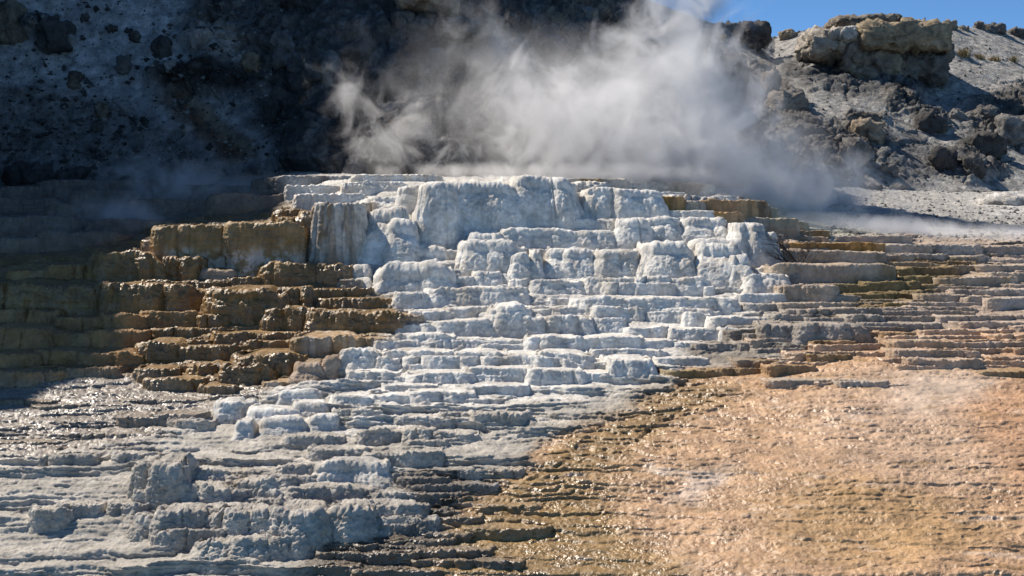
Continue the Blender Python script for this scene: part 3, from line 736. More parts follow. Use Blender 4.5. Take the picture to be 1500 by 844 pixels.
# --- the grey bank in the foreground
bank = formation(420, 780, 'grey crusted travertine bank in the foreground beside the gold runoff')
for a in [(194, 222, 680, 730, 'grey', dict(label='upright grey knob at the left end of the bank', lean=.12)), (210, 264, 680, 746, 'grey', dict(lean=.12)), (194, 220, 722, 744, 'grey', {}), (234, 340, 716, 756, 'grey', {}), (330, 430, 706, 740, 'grey', {}), (300, 380, 692, 714, 'grey', {}), (260, 330, 690, 710, 'grey', {}),
          (400, 480, 684, 706, 'grey', {}), (446, 572, 680, 726, 'white', dict(col=(.64, .61, .56))), (380, 460, 700, 724, 'grey', {}), (420, 540, 716, 742, 'grey', {}), (332, 420, 735, 752, 'grey', {}),
          (216, 300, 752, 798, 'grey', {}), (292, 330, 750, 786, 'grey', {}), (302, 400, 752, 800, 'grey', {}), (390, 482, 748, 806, 'grey', {}), (470, 560, 748, 804, 'grey', {}), (520, 622, 742, 776, 'grey', {}), (552, 612, 770, 790, 'darkgrey', {}), (540, 600, 726, 746, 'grey', {}),
          (212, 262, 784, 812, 'grey', {}), (248, 330, 776, 802, 'darkgrey', {}), (280, 392, 796, 830, 'grey', {}), (370, 480, 792, 820, 'grey', {}), (40, 96, 752, 778, 'grey', {}), 
          (80, 140, 742, 758, 'grey', {}), (150, 210, 740, 760, 'grey', {}), (165, 215, 668, 684, 'grey', {}), 
          (610, 650, 640, 652, 'grey', {}), (560, 640, 694, 706, 'darkgrey', {}), (590, 650, 700, 716, 'darkgrey', {}), (600, 720, 712, 726, 'darkgrey', dict(label='thin dark shelf edge at the border of the gold runoff')), (590, 664, 724, 738, 'darkgrey', {}), (640, 760, 690, 702, 'grey', {}),
          (480, 560, 798, 810, 'darkwet', {}), (470, 600, 812, 826, 'darkwet', {}), (420, 520, 832, 848, 'darkwet', {}), (610, 690, 784, 793, 'darkwet', {}), (560, 660, 794, 803, 'darkwet', {}), (560, 720, 808, 818, 'darkwet', {}), (600, 760, 826, 838, 'darkwet', {}), (520, 640, 838, 850, 'darkwet', {}), (680, 800, 774, 783, 'darkwet', dict(col=(.24, .16, .07))), (620, 700, 758, 767, 'darkwet', {}), (700, 780, 742, 749, 'darkwet', dict(col=(.24, .16, .07)))]:
    ledge(*a[:5], bank, **a[5])
for a in [(190, 640, 764, 812), (200, 560, 722, 756), (440, 700, 620, 634)]:
    ledge(*a, 'grey', bank, forward=-.25, droop=.9, lobes=.22)

# ------------------------------------------------------------------ the hill behind
R_PX = [-700, -400, 0, 207, 500, 600, 800, 940, 1000, 1040, 1090, 1135, 1190, 1240, 1300, 1400, 1500, 1700, 2300]
R_PY = [-1500, -1450, -1330, -890, -580, -450, -170, -2, 20, 33, 45, 55, 43, 38, 33, 39, 47, 60, 120]
R_D = [76, 75, 74, 74, 74, 74, 76, 80, 84, 88, 95, 100, 98, 97, 97, 100, 104, 110, 120]
FT_PX = [-700, -300, 0, 300, 420, 520, 900, 1050, 1120, 1220, 1300, 1400, 1500, 1800, 2300]
FT_PY = [262, 266, 268, 262, 252, 256, 268, 282, 272, 274, 279, 281, 280, 280, 280]
def hill_pt(px, py, lift=0.0):
    px = np.asarray(px, float); py = np.asarray(py, float)
    fp = np.interp(px, FT_PX, FT_PY)
    df = depth(px, fp) - 1.0
    zf = (HY - fp) / F_PX * df - .3
    rp = np.interp(px, R_PX, R_PY); dr = np.interp(px, R_PX, R_D)
    zr = (HY - rp) / F_PX * dr
    k = (zr - zf) / (dr - df)
    a = (HY - py) / F_PX
    d = (k * df - zf) / np.maximum(k - a, 1e-3)
    d = np.clip(d, df, dr + 30)
    return np.stack([(px - HX) / F_PX * d, d, a * d], -1)

HILLZ = [
    (None, (.105, .10, .10), .75, 0),
    ([(-700, -1000), (20, -700), (330, -200), (240, -20), (200, 60), (100, 130), (-700, 130)], (.26, .26, .265), .2, 6),
    ([(-20, 30), (40, -120), (345, -120), (262, 50), (300, 115), (420, 238), (330, 252), (205, 178), (90, 140), (0, 130)], (.43, .43, .44), .05, 5),
    ([(-700, 140), (60, 130), (200, 168), (330, 250), (300, 300), (-700, 300)], (.20, .195, .195), .12, 6),
    ([(40, 20), (100, 40), (105, 62), (60, 60), (30, 45)], (.09, .08, .075), .9, 2),
    ([(215, 105), (300, 95), (370, 115), (372, 145), (300, 150), (230, 140)], (.05, .045, .042), 1.0, 3),
    ([(252, 55), (285, 28), (330, 40), (372, 85), (365, 105), (300, 85)], (.40, .36, .33), .5, 3),
    ([(222, 148), (262, 138), (310, 168), (396, 232), (330, 243)], (.16, .105, .075), .25, 3),
    ([(262, 146), (300, 162), (380, 226), (360, 226), (300, 180)], (.26, .22, .17), .2, 1),
    ([(345, 148), (372, 140), (388, 190), (365, 178)], (.24, .25, .26), .15, 2),
    ([(350, -20), (362, -20), (380, 45), (425, 95), (410, 96), (366, 48)], (.17, .17, .175), .3, 2),
    ([(370, 20), (480, 25), (500, 110), (410, 110)], (.15, .145, .145), 1.0, 4),
    ([(575, -30), (672, -30), (664, 14), (640, 8), (600, 14)], (.36, .31, .25), .9, 1),
    ([(632, 32), (730, 38), (725, 62), (640, 56)], (.22, .20, .18), .9, 2),
    ([(715, 56), (775, 58), (770, 110), (720, 110)], (.20, .19, .175), .8, 2),
    ([(800, -20), (910, -20), (880, 40), (810, 32)], (.17, .15, .13), 1.0, 3),
    ([(760, 110), (860, 140), (850, 190), (780, 180)], (.15, .13, .115), 1.0, 4),
    ([(925, -30), (1140, 48), (1500, 25), (2300, 90), (2300, 300), (1400, 300), (1260, 285), (1210, 200), (1150, 130), (1060, 78), (960, 40)], (.40, .385, .36), .10, 3),
    ([(1045, 30), (1090, 28), (1132, 52), (1080, 52)], (.09, .085, .08), .9, 1),
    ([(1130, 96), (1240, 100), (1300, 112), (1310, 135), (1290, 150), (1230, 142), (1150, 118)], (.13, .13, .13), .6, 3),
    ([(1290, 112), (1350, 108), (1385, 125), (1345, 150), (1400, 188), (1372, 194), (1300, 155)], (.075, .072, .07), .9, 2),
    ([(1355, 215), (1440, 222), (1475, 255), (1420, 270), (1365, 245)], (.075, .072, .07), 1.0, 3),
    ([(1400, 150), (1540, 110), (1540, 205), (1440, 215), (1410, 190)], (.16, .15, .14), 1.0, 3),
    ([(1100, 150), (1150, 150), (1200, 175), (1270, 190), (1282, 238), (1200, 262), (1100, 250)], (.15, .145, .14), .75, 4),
    ([(1240, 165), (1290, 170), (1300, 200), (1270, 235), (1240, 232)], (.17, .145, .12), .9, 2),
    ([(1100, 100), (1142, 112), (1182, 165), (1125, 178)], (.30, .25, .20), .8, 2),
    ([(1285, 195), (1350, 190), (1400, 250), (1330, 270), (1280, 250)], (.20, .195, .19), .25, 3),
    ([(945, 40), (1010, 60), (1150, 140), (1130, 200), (960, 250), (900, 130)], (.18, .175, .17), .5, 6),
]
HGX = np.arange(-720, 2310, 6.0); HGY = np.arange(-1500, 310, 4.0)
def _poly(poly, X, Y):
    inside = np.zeros(X.shape, bool)
    for k in range(len(poly)):
        x1, y1 = poly[k]; x2, y2 = poly[(k + 1) % len(poly)]
        if y1 == y2: continue
        inside ^= ((y1 > Y) != (y2 > Y)) & (X < (x2 - x1) * (Y - y1) / (y2 - y1) + x1)
    return inside.astype(float)
_HX, _HY = np.meshgrid(HGX, HGY)
_HZ = np.zeros((*_HX.shape, 4))
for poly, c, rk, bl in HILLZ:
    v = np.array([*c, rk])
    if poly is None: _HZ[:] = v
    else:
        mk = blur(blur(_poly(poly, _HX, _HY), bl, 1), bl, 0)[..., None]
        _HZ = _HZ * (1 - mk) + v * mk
def hill_zone(px, py):
    a = np.clip((px - HGX[0]) / 6.0, 0, len(HGX) - 1.001); b = np.clip((py - HGY[0]) / 4.0, 0, len(HGY) - 1.001)
    i = a.astype(int); j = b.astype(int); u = (a - i)[..., None]; v = (b - j)[..., None]
    return ((_HZ[j, i] * (1 - u) + _HZ[j, i + 1] * u) * (1 - v) + (_HZ[j + 1, i] * (1 - u) + _HZ[j + 1, i + 1] * u) * v)

hpx = np.concatenate([np.linspace(-700, -60, 70, endpoint=False), np.linspace(-60, 1560, 1000), np.linspace(1560, 2250, 60)[1:]])
foot = np.interp(hpx, FT_PX, FT_PY); rid = np.interp(hpx, R_PX, R_PY)
rid = rid + 3.0 * fbm(np.stack([hpx / 40, hpx * 0, hpx * 0], -1), 1, 4, seed=5) * (hpx > 900)
mid = np.maximum(rid, -40.0)
t1 = np.linspace(0, 1, 215); t2 = np.linspace(0, 1, 80)[1:]
HPY = np.concatenate([foot[None] + (mid - foot)[None] * t1[:, None], mid[None] + (rid - mid)[None] * t2[:, None]], 0)
HPX = np.broadcast_to(hpx[None], HPY.shape)
Hh = hill_pt(HPX, HPY)
# rows going over the ridge and down the far side
back = [Hh[-1] + np.array([0, 2.0 * q, -.25 * q * q]) for q in (1, 2, 4, 7)]
Hh = np.concatenate([Hh, np.stack(back, 0)], 0)
HPXe = np.concatenate([HPX, np.broadcast_to(hpx[None], (4, len(hpx)))], 0)
HPYe = np.concatenate([HPY, np.broadcast_to(rid[None], (4, len(hpx)))], 0)
hw1, hw2 = fbm(Hh, .22, 4, gain=.6, seed=300), fbm(Hh, .22, 4, gain=.6, seed=304)
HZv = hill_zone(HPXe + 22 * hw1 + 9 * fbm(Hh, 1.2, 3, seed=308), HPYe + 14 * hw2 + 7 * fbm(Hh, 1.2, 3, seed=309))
Rk = HZv[..., 3]
hn = grid_normals(Hh); hn *= np.sign((hn * np.array([0, -1, 1.0])).sum(-1, keepdims=True))
big = fbm(Hh, .13, 4, gain=.55, seed=310, ridged=True)
wv = .45 * np.stack([hw1, hw2, hw1], -1)
fa, fe, wid = facets((Hh + wv) * np.array([1, 1, 1.25]), .33, 2)
fb, fbe, vid = facets((Hh + wv * .5) * np.array([1, 1, 1.3]), .85, 5)
fc, fce, _ = facets(Hh, 2.1, 9)
lump = .55 * fa + .22 * fb + .10 * fc
crag = fbm(Hh, .9, 4, gain=.6, seed=330, ridged=True)
strata = fbm(Hh, .55, 3, seed=335, stretch=(.4, .4, 2.8))
edge_fade = np.concatenate([smooth(0, .05, t1), np.ones(len(t2)), np.ones(4)])[:, None]
ridge_fade = 1 - .65 * smooth(25, 4, HPYe - np.interp(HPXe, R_PX, R_PY)) * (HPXe > 930)
hd = Rk * (.6 * big + lump + .20 * crag + .35 * strata) + (1 - Rk) * (.30 * fbm(Hh, .3, 3, seed=340) + .05 * fbm(Hh, 2.6, 4, gain=.65, seed=344))
hd = hd - Rk * (.16 * np.exp(-(fbe / .07) ** 2) + .3 * np.exp(-(fe / .05) ** 2)) + Rk * .16 * fbm(Hh, 2.4, 3, gain=.65, seed=337, ridged=True)
hd = hd + .05 * fbm(Hh, 3.5, 3, gain=.6, seed=348) * (.4 + Rk)
Hd = Hh + hn * (hd * edge_fade * ridge_fade)[..., None]
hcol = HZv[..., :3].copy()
hb = fbm(Hh, .6, 4, gain=.6, seed=350)
hcol *= (1 + .35 * hb + .30 * (vid - .5) * Rk + .3 * (wid - .5) * Rk)[..., None]
ashv = smooth(.05, .35, fbm(Hh, 1.0, 5, gain=.65, seed=356, stretch=(1, .6, .6)) + .5 * np.clip(hn[..., 2] - .6, 0, 1)) * Rk
hcol = mix(hcol, np.array([.26, .26, .265]), .75 * ashv * (HZv[..., 0] < .13))
warm = smooth(.2, .5, fbm(Hh, .5, 4, gain=.6, seed=360)) * Rk
hcol = mix(hcol, np.array([.17, .13, .095]), .4 * warm)
speck = smooth(.30, .55, fbm(Hh, 3.2, 3, gain=.7, seed=366)) * (1 - Rk)
hcol = mix(hcol, np.array([.10, .095, .09]), .4 * speck)
o = build_mesh('hill', Hd, grid_quads(Hd.shape[0], Hd.shape[1])[:, ::-1], MAT_HILL, hcol, np.zeros(Hd.shape[0] * Hd.shape[1], np.float32))
tag(o, 'dark rocky hillside with ash grey scree rising behind the terraces', None, None, 'structure')

# the shoulder of the same hill that comes forward beyond the left edge of the view; unseen, its crest shaped to cast the shade on the terraces
def ground_pt(px, py):
    return world_pt(px, py, depth(px, py))
EDGE = [(-480, 700, 22), (-300, 668, 24), (-150, 640, 26), (0, 606, 29), (70, 590, 31), (130, 574, 33), (180, 548, 35), (196, 500, 36), (200, 440, 38), (212, 380, 40), (235, 350, 42), (300, 331, 44), (400, 324, 46), (418, 300, 48), (425, 276, 50), (470, 256, 54)]
_s = np.array(SUN)
crest = np.array([ground_pt(a, b) + _s * t for a, b, t in EDGE])
ci = np.linspace(0, len(crest) - 1, 110)
CR = np.stack([np.interp(ci, np.arange(len(crest)), crest[:, k]) for k in range(3)], -1)
CR[:, 2] += 1.1 * fbm(np.stack([ci * .8, ci * 0, ci * 0], -1), 1, 4, gain=.6, seed=398)
CR = np.concatenate([CR, CR[-1:] + np.array([[-6, 4, 8.], [-14, 12, 19], [-30, 26, 27]])], 0)
ss = np.concatenate([-np.linspace(1, 0, 30, endpoint=False) ** 1.5 * 60, np.linspace(0, 1, 40) ** 1.2])
PS = np.zeros((len(CR), len(ss), 3))
for j, s_ in enumerate(ss):
    if s_ < 0:
        PS[:, j] = CR + np.stack([np.full(len(CR), s_), np.full(len(CR), .15 * s_), -.45 * abs(s_) * np.ones(len(CR))], -1)
    else:
        run = (CR[:, 2] + 5) / 2.1
        PS[:, j] = CR + np.stack([s_ * run, 0 * run, -s_ * (CR[:, 2] + 5)], -1)
away = smooth(0, 6, np.abs(np.where(ss < 0, -ss, ss * 10)))[None, :]
PS[..., 2] += away * (1.3 * fbm(PS, .14, 4, seed=400, ridged=True) - .6 + .5 * fbm(PS, .6, 4, seed=404))
PS[..., 0] += away * (1.2 * fbm(PS, .2, 4, seed=406) + .4 * fbm(PS, .8, 3, seed=407))
cs = np.broadcast_to(np.array([.30, .295, .29]), PS.shape) * (1 + .4 * fbm(PS, .4, 4, seed=408))[..., None]  # pale so the unseen slope bounces light into the shade
o = build_mesh('hill', PS, grid_quads(*PS.shape[:2]), MAT_HILL, cs, np.zeros(PS.shape[0] * PS.shape[1], np.float32))
tag(o, 'unseen shoulder of the hillside beyond the left edge, shaped to shade the terraces', None, None, 'structure')

# ------------------------------------------------------------------ rocks and outcrops on the hill
def rock_mesh(name, w, h, dep, col, seed, parent=None, sub=4, boxy=3.0, col2=None, fac=.16, strata=0.0, mat=None):
    bm = bmesh.new()
    bmesh.ops.create_icosphere(bm, subdivisions=sub, radius=1.0)
    V = np.array([v.co[:] for v in bm.verts]); Fc = np.array([[v.index for v in f.verts] for f in bm.faces]); bm.free()
    V /= (np.abs(V) ** boxy).sum(1, keepdims=True) ** (1 / boxy)
    S = np.array([w / 2, dep / 2, h / 2])
    P = V * S
    n = V / S; n /= np.linalg.norm(n, axis=1, keepdims=True)
    off = np.array([seed * 3.7, seed * 1.3, seed * 2.1])
    m = min(w, h * 1.3, dep * 1.5)
    t1_, e1_, _ = facets(P + off, 1.7 / m, seed % 7)
    t2_, e2_, _ = facets(P + off, 4.0 / m, seed % 5 + 3)
    dd = m * (fac * t1_ + .45 * fac * t2_ + .10 * fbm(P + off, 1.2 / m, 3) + .09 * fbm(P + off, 6 / m, 4, gain=.7, ridged=True))
    if strata: dd = dd + strata * fbm(P + off, 1 / m, 3, stretch=(.6, .6, 9), gain=.7)
    P = P + n * dd[:, None]
    c = np.broadcast_to(np.array(col), P.shape) * (1 + .3 * fbm(P + off, 2 / m, 4, gain=.65) + .15 * (t1_ > 0))[:, None]
    if col2 is not None:
        f = smooth(-.05, .3, fbm(P + off, 2.2 / m, 4, gain=.6, stretch=(1, 1, .3)))
        c = mix(c, np.array(col2), .7 * f)
    return build_mesh(name, P, Fc, mat or MAT_BOULDER, c, np.zeros(len(P), np.float32), parent)

def hill_surface(px, py):
    """the point of the finished hill surface nearest to this sight line, in front of the smooth hill"""
    j = int(np.argmin(np.abs(hpx - px)))
    colm = Hd[:, j]
    pys = HY - colm[:, 2] / colm[:, 1] * F_PX
    i = int(np.argmin(np.abs(pys - py)))
    return colm[i]

def boulder(px0, px1, py0, py1, col, label, name='boulder', cat='boulder', ratio=.9, sink=.3, group=None, on=None, **kw):
    q = hill_surface(.5 * (px0 + px1), py1 - .1 * (py1 - py0)) if on is None else on
    k = q[1] / F_PX
    w = (px1 - px0) * k * .9; h = (py1 - py0) * k * (1 + sink)
    dep = max(w, h) * ratio
    o = rock_mesh(name, w, h, dep, col, int(px0 * 7 + py0 * 3) % 1000, **kw)
    zt = (HY - py0 - 1) * k
    o.location = ((.5 * (px0 + px1) - HX) * k, q[1] + .12 * dep, zt - h / 2)
    return tag(o, label, cat, group)

DK = (.075, .07, .068); GR = (.15, .145, .14); PL = (.26, .25, .24); TN = (.30, .24, .17); AS = (.33, .315, .295)
G1_ = 'boulders on the shaded hillside'; G2_ = 'rocks along the skyline'; G3_ = 'rocks on the sunlit hill at right'
for b in [
    (-6, 36, 2, 50, (.16, .14, .11), 'large grey tan boulder at the top left corner', G1_),
    (54, 106, 33, 64, DK, 'long dark boulder on the ash slope near the top left corner', G1_),
    (118, 130, 20, 29, DK, 'small dark boulder alone on the pale ash band at top left', G1_),
    (158, 172, 37, 45, DK, 'small flat dark stone right of the lone boulder on the ash band', G1_),
    (189, 205, 45, 58, DK, 'round black boulder on the edge of the ash band', G1_),
    (222, 252, 56, 78, DK, 'wide dark boulder left of the white mineral patch', G1_),
    (171, 191, 82, 104, GR, 'grey boulder at the foot of the ash band beside the dark ledge', G1_),
    (99, 119, 104, 124, (.13, .11, .09), 'brownish boulder at the left of the scree', G1_),
    (140, 159, 152, 168, (.19, .16, .125), 'tan slanting boulder in the middle of the scree', G1_),
    (135, 151, 176, 189, DK, 'dark boulder low on the scree under the tan slanting one', G1_),
    (243, 258, 88, 101, PL, 'pale pointed rock above the dark ledge on the left hillside', G1_),
    (387, 411, 148, 170, DK, 'black rounded boulder beside the narrow ash tongue', G1_),
    (356, 384, 78, 101, (.22, .18, .13), 'tan knob at the right end of the white mineral patch', G1_),
    (400, 446, 52, 88, (.19, .18, .175), 'pale grey rock face high on the shaded cliff', G1_),
    (472, 498, 76, 128, (.18, .175, .17), 'tall pale grey slab on the shaded cliff', G1_),
    (448, 474, 86, 112, GR, 'grey block left of the tall pale slab on the cliff', G1_),
    (8, 84, 244, 275, DK, 'cracked dark rocks at the foot of the hill at far left', G1_),
    (84, 130, 250, 274, DK, 'dark boulder right of the cracked rocks at the foot of the hill', G1_),
    (794, 826, 14, 34, (.20, .17, .135), 'tan rock at the top of the cliff left of the steam column', G1_),
    (828, 876, 12, 38, (.22, .20, .18), 'pale broken rock at the top of the cliff behind the steam column', G1_),
    (860, 890, 46, 78, (.24, .21, .175), 'pale upright rock half hidden in the steam column', G1_),
    (1046, 1128, 37, 60, (.085, .08, .075), 'dark humped rock on the skyline left of the saddle', G2_),
    (1142, 1164, 45, 58, TN, 'small pale rock on the skyline just right of the saddle', G2_),
    (1322, 1356, 28, 43, (.27, .23, .18), 'flat tan rock on the skyline right of the overhanging outcrop', G2_),
    (1381, 1400, 31, 42, (.24, .21, .17), 'small perched rock on the skyline with a flat top', G2_),
    (1404, 1420, 37, 44, (.22, .20, .17), 'low rock between the two perched skyline rocks', G2_),
    (1427, 1442, 32, 43, (.20, .18, .155), 'small upright rock on the skyline toward the right corner', G2_),
    (1442, 1473, 36, 48, (.15, .14, .13), 'dark low rock on the skyline near the top right corner', G2_),
    (1474, 1512, 43, 54, (.14, .13, .12), 'dark rock cut by the right edge on the skyline', G2_),
    (1116, 1143, 104, 140, (.19, .16, .125), 'dark tan block standing out of the right side of the steam', G3_),
    (1122, 1182, 132, 170, (.25, .22, .19), 'pale rough outcrop below the dark tan block', G3_),
    (1246, 1292, 170, 202, (.26, .21, .16), 'tan ledge rock in the middle of the right hill', G3_),
    (1236, 1272, 192, 238, (.17, .16, .15), 'grey columnar rock below the tan ledge on the right hill', G3_),
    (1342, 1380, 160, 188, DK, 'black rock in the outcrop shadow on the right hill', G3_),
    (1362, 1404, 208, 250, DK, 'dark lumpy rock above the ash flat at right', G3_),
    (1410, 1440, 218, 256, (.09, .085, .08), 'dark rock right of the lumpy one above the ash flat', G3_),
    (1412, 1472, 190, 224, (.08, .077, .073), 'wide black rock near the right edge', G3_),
    (1458, 1508, 163, 208, (.20, .19, .18), 'grey fluted rock at the right edge', G3_),
    (1430, 1459, 150, 174, (.17, .16, .15), 'grey rounded rock upslope of the wide black one', G3_),
    (1390, 1414, 156, 176, (.20, .19, .18), 'small grey rock on the sunlit ash beside the shadow edge', G3_),
    (1252, 1292, 266, 284, (.13, .125, .12), 'dark rubble at the foot of the right hill', G3_),
    (1296, 1330, 268, 282, (.12, .115, .11), 'low dark rock right of the rubble at the foot of the hill', G3_),
    (1290, 1312, 236, 254, (.15, .14, .13), 'small grey rock in the shaded gully of the right hill', G3_),
]:
    if b[6] is G3_ and b[2] > 140: b = (b[0], b[1], b[2] + .25 * (b[3] - b[2]), b[3], *b[4:])
    boulder(*b[:5], b[5], group=b[6], sub=5 if (b[1] - b[0]) > 60 else 4, fac=.24, boxy=3.6)

def outcrop(name, label, px, py, parts):
    q = hill_surface(px, py)
    r = empty(name, tuple(float(c) for c in q), label, 'rock outcrop')
    for nm, x0, x1, y0, y1, col, col2, dz, kw in parts:
        k = (q[1] + dz) / F_PX
        w, h = (x1 - x0) * k, (y1 - y0) * k
        o = rock_mesh(nm, w, h, kw.pop('dep', max(w * .5, h)), col, int(x0 + y0 * 5) % 900, r, 5, kw.pop('boxy', 4.0), col2, kw.pop('fac', .13), kw.pop('strata', .05))
        o.location = Vector(((.5 * (x0 + x1) - HX) * k, float(q[1] + dz), (HY - .5 * (y0 + y1)) * k)) - r.location
    return r
outcrop('rock_outcrop', 'tan overhanging rock outcrop below the skyline at upper right', 1300, 110, [
    ('overhang', 1244, 1376, 45, 82, (.31, .25, .17), (.22, .19, .15), 2.0, dict(dep=7, strata=.2, boxy=6, fac=.22)),
    ('shoulder', 1176, 1254, 50, 86, (.40, .36, .31), (.28, .24, .19), 2.6, dict(dep=6, boxy=5, fac=.24)),
    ('cap_rock', 1214, 1312, 30, 46, (.22, .19, .155), None, 2.4, dict(dep=5, boxy=5, fac=.24)),
    ('lower_wall', 1298, 1380, 76, 126, (.15, .14, .13), (.22, .19, .15), 2.2, dict(dep=5, boxy=5, fac=.24)),
    ('lower_wall', 1226, 1310, 78, 124, (.20, .17, .14), (.30, .25, .18), 1.8, dict(dep=5, boxy=5, fac=.24)),
    ('white_block', 1228, 1252, 42, 62, (.52, .50, .47), None, .3, dict(dep=2.2)),
])
outcrop('rock_outcrop', 'fluted grey stone pillar on the dark cliff behind the steam', 742, 106, [
    ('pillar', 721, 748, 57, 112, (.20, .19, .175), (.11, .105, .10), -.3, dict(dep=2.2, strata=0)),
    ('pillar', 744, 776, 60, 108, (.15, .14, .13), (.22, .21, .19), 0, dict(dep=2.4, strata=0)),
])
outcrop('rock_outcrop', 'pale topped rock shelf on the cliff left of the fluted pillar', 680, 58, [
    ('shelf', 640, 724, 33, 60, (.24, .22, .20), (.12, .115, .11), -.5, dict(dep=3.0)),
])
outcrop('rock_outcrop', 'tan columned rock face at the top edge above the cliff', 630, 14, [
    ('column_face', 584, 668, -26, 15, (.36, .31, .25), (.22, .19, .16), -.3, dict(dep=3.0, strata=0)),
])
boulder(1432, 1560, 284, 302, (.52, .50, .47), 'white crusted mound at the right edge of the ash flat', on=world_pt(1470, 300, depth(1470, 300)), cat='mineral mound', name='mineral_mound', sub=5, boxy=2.4)

# ------------------------------------------------------------------ loose scree: thousands of chips as one mass
def scatter(name, label, spots, sizes, cols):
    oct_v = np.array([[1, 0, 0], [-1, 0, 0], [0, 1, 0], [0, -1, 0], [0, 0, .8], [0, 0, -.8]], float)
    oct_f = np.array([[0, 2, 4], [2, 1, 4], [1, 3, 4], [3, 0, 4], [2, 0, 5], [1, 2, 5], [3, 1, 5], [0, 3, 5]])
    n = len(spots)
    J = oct_v[None] * rng.uniform(.5, 1.3, (n, 6, 1)) + rng.normal(0, .15, (n, 6, 3))
    a = rng.uniform(0, 6.28, n); ca, sa = np.cos(a), np.sin(a)
    X = J[..., 0] * ca[:, None] - J[..., 1] * sa[:, None]; Y = J[..., 0] * sa[:, None] + J[..., 1] * ca[:, None]
    V = np.stack([X, Y, J[..., 2]], -1) * sizes[:, None, None] + spots[:, None]
    Fq = oct_f[None] + (np.arange(n) * 6)[:, None, None]
    o = build_mesh(name, V.reshape(-1, 3), Fq.reshape(-1, 3), MAT_BOULDER, np.repeat(cols, 6, 0), np.zeros(n * 6, np.float32), smooth_on=False)
    return tag(o, label, None, None, 'stuff')
def hill_random(n, x0, x1, y0, y1, keep=None):
    jj = np.searchsorted(hpx, rng.uniform(x0, x1, n)).clip(1, len(hpx) - 2)
    py = rng.uniform(y0, y1, n)
    fy = foot[jj]; my = mid[jj]
    ii = np.clip(((fy - py) / np.maximum(fy - my, 1) * 214), 1, 213).astype(int)
    return Hd[ii, jj], ii, jj
sp_, ii, jj = hill_random(4500, -40, 430, -5, 268)
kp = (HZv[ii, jj, 0] < .22) | (rng.random(len(sp_)) < .3); sp_ = sp_[kp]
sz = .035 + .15 * rng.random(len(sp_)) ** 6
cc = np.repeat(np.where(rng.random(len(sp_)) < .3, .28, .085)[:, None], 3, 1) * rng.uniform(.6, 1.3, (len(sp_), 1))
scatter('scree', 'loose dark and pale stone chips over the shaded slope at left', sp_, sz, cc)
sp_, ii, jj = hill_random(2600, 1040, 1545, 40, 284)
sz = .03 + .15 * rng.random(len(sp_)) ** 7
cc = np.repeat(np.where(rng.random(len(sp_)) < .4, .30, .12)[:, None], 3, 1) * rng.uniform(.6, 1.3, (len(sp_), 1)) * np.array([1, .96, .9])
scatter('scree', 'loose grey stones over the sunlit hill at right', sp_, sz, cc)
gi = rng.uniform(0, 1, 2600)
gpx = rng.uniform(1215, 1545, 2600); gpy = 276 + 74 * gi ** .8
b_ = np.interp(gpx, _px, np.arange(len(_px))).astype(int)
a_ = np.clip((gpy - top[b_]) / (866 - top[b_]) * (NR - 1), 0, NR - 1).astype(int)
sp_ = G3[a_, b_]
sz = .025 + .10 * rng.random(len(sp_)) ** 6
cc = np.repeat(rng.choice([.14, .22, .34], len(sp_))[:, None], 3, 1) * rng.uniform(.7, 1.2, (len(sp_), 1)) * np.array([1, .97, .93])
scatter('rubble', 'grey rubble strewn over the ash flat at right', sp_, sz, cc)

# ------------------------------------------------------------------ dry bush beside the end wall, dry grass on the hill
def plain_material(name, c, rough=.8):
    m = bpy.data.materials.new(name); m.use_nodes = True
    b = m.node_tree.nodes['Principled BSDF']
    n = m.node_tree.nodes.new('ShaderNodeTexNoise'); n.inputs['Scale'].default_value = 9
    r = m.node_tree.nodes.new('ShaderNodeValToRGB')
    r.color_ramp.elements[0].color = (c[0] * .6, c[1] * .6, c[2] * .6, 1); r.color_ramp.elements[1].color = (*[v * 1.3 for v in c], 1)
    m.node_tree.links.new(n.outputs[0], r.inputs[0]); m.node_tree.links.new(r.outputs[0], b.inputs['Base Color'])
    b.inputs['Roughness'].default_value = rough
    return m
M_TWIG = plain_material('dead_twig', (.05, .038, .03)); M_GRASS = plain_material('dry_grass', (.34, .25, .12))
def tubes(name, paths, mat, parent=None, ns=5):
    V, Q = [], []
    for pts, rads in paths:
        pts = np.array(pts)
        t = np.gradient(pts, axis=0); t /= np.linalg.norm(t, axis=1, keepdims=True)
        s1 = np.cross(t, np.array([.31, .9, .2])); s1 /= np.linalg.norm(s1, axis=1, keepdims=True); s2 = np.cross(t, s1)
        b0 = sum(len(v) for v in V)
        a = np.arange(ns) / ns * 2 * np.pi
        V.append((pts[:, None] + (s1[:, None] * np.cos(a)[None, :, None] + s2[:, None] * np.sin(a)[None, :, None]) * np.array(rads)[:, None, None]).reshape(-1, 3))
        Q.append(grid_quads(len(pts), ns, True) + b0)
    return build_mesh(name, np.concatenate(V), np.concatenate(Q), mat, None, None, parent)
bd = float(depth(1166, 391)) - .7
bk = bd / F_PX
bush = empty('dead_bush', ((1166 - HX) * bk, bd, (HY - 392) * bk), 'leafless dark bush in front of the tan terraces beside the white end wall', 'bush')
br = random.Random(5)
groups = [[] for _ in range(7)]
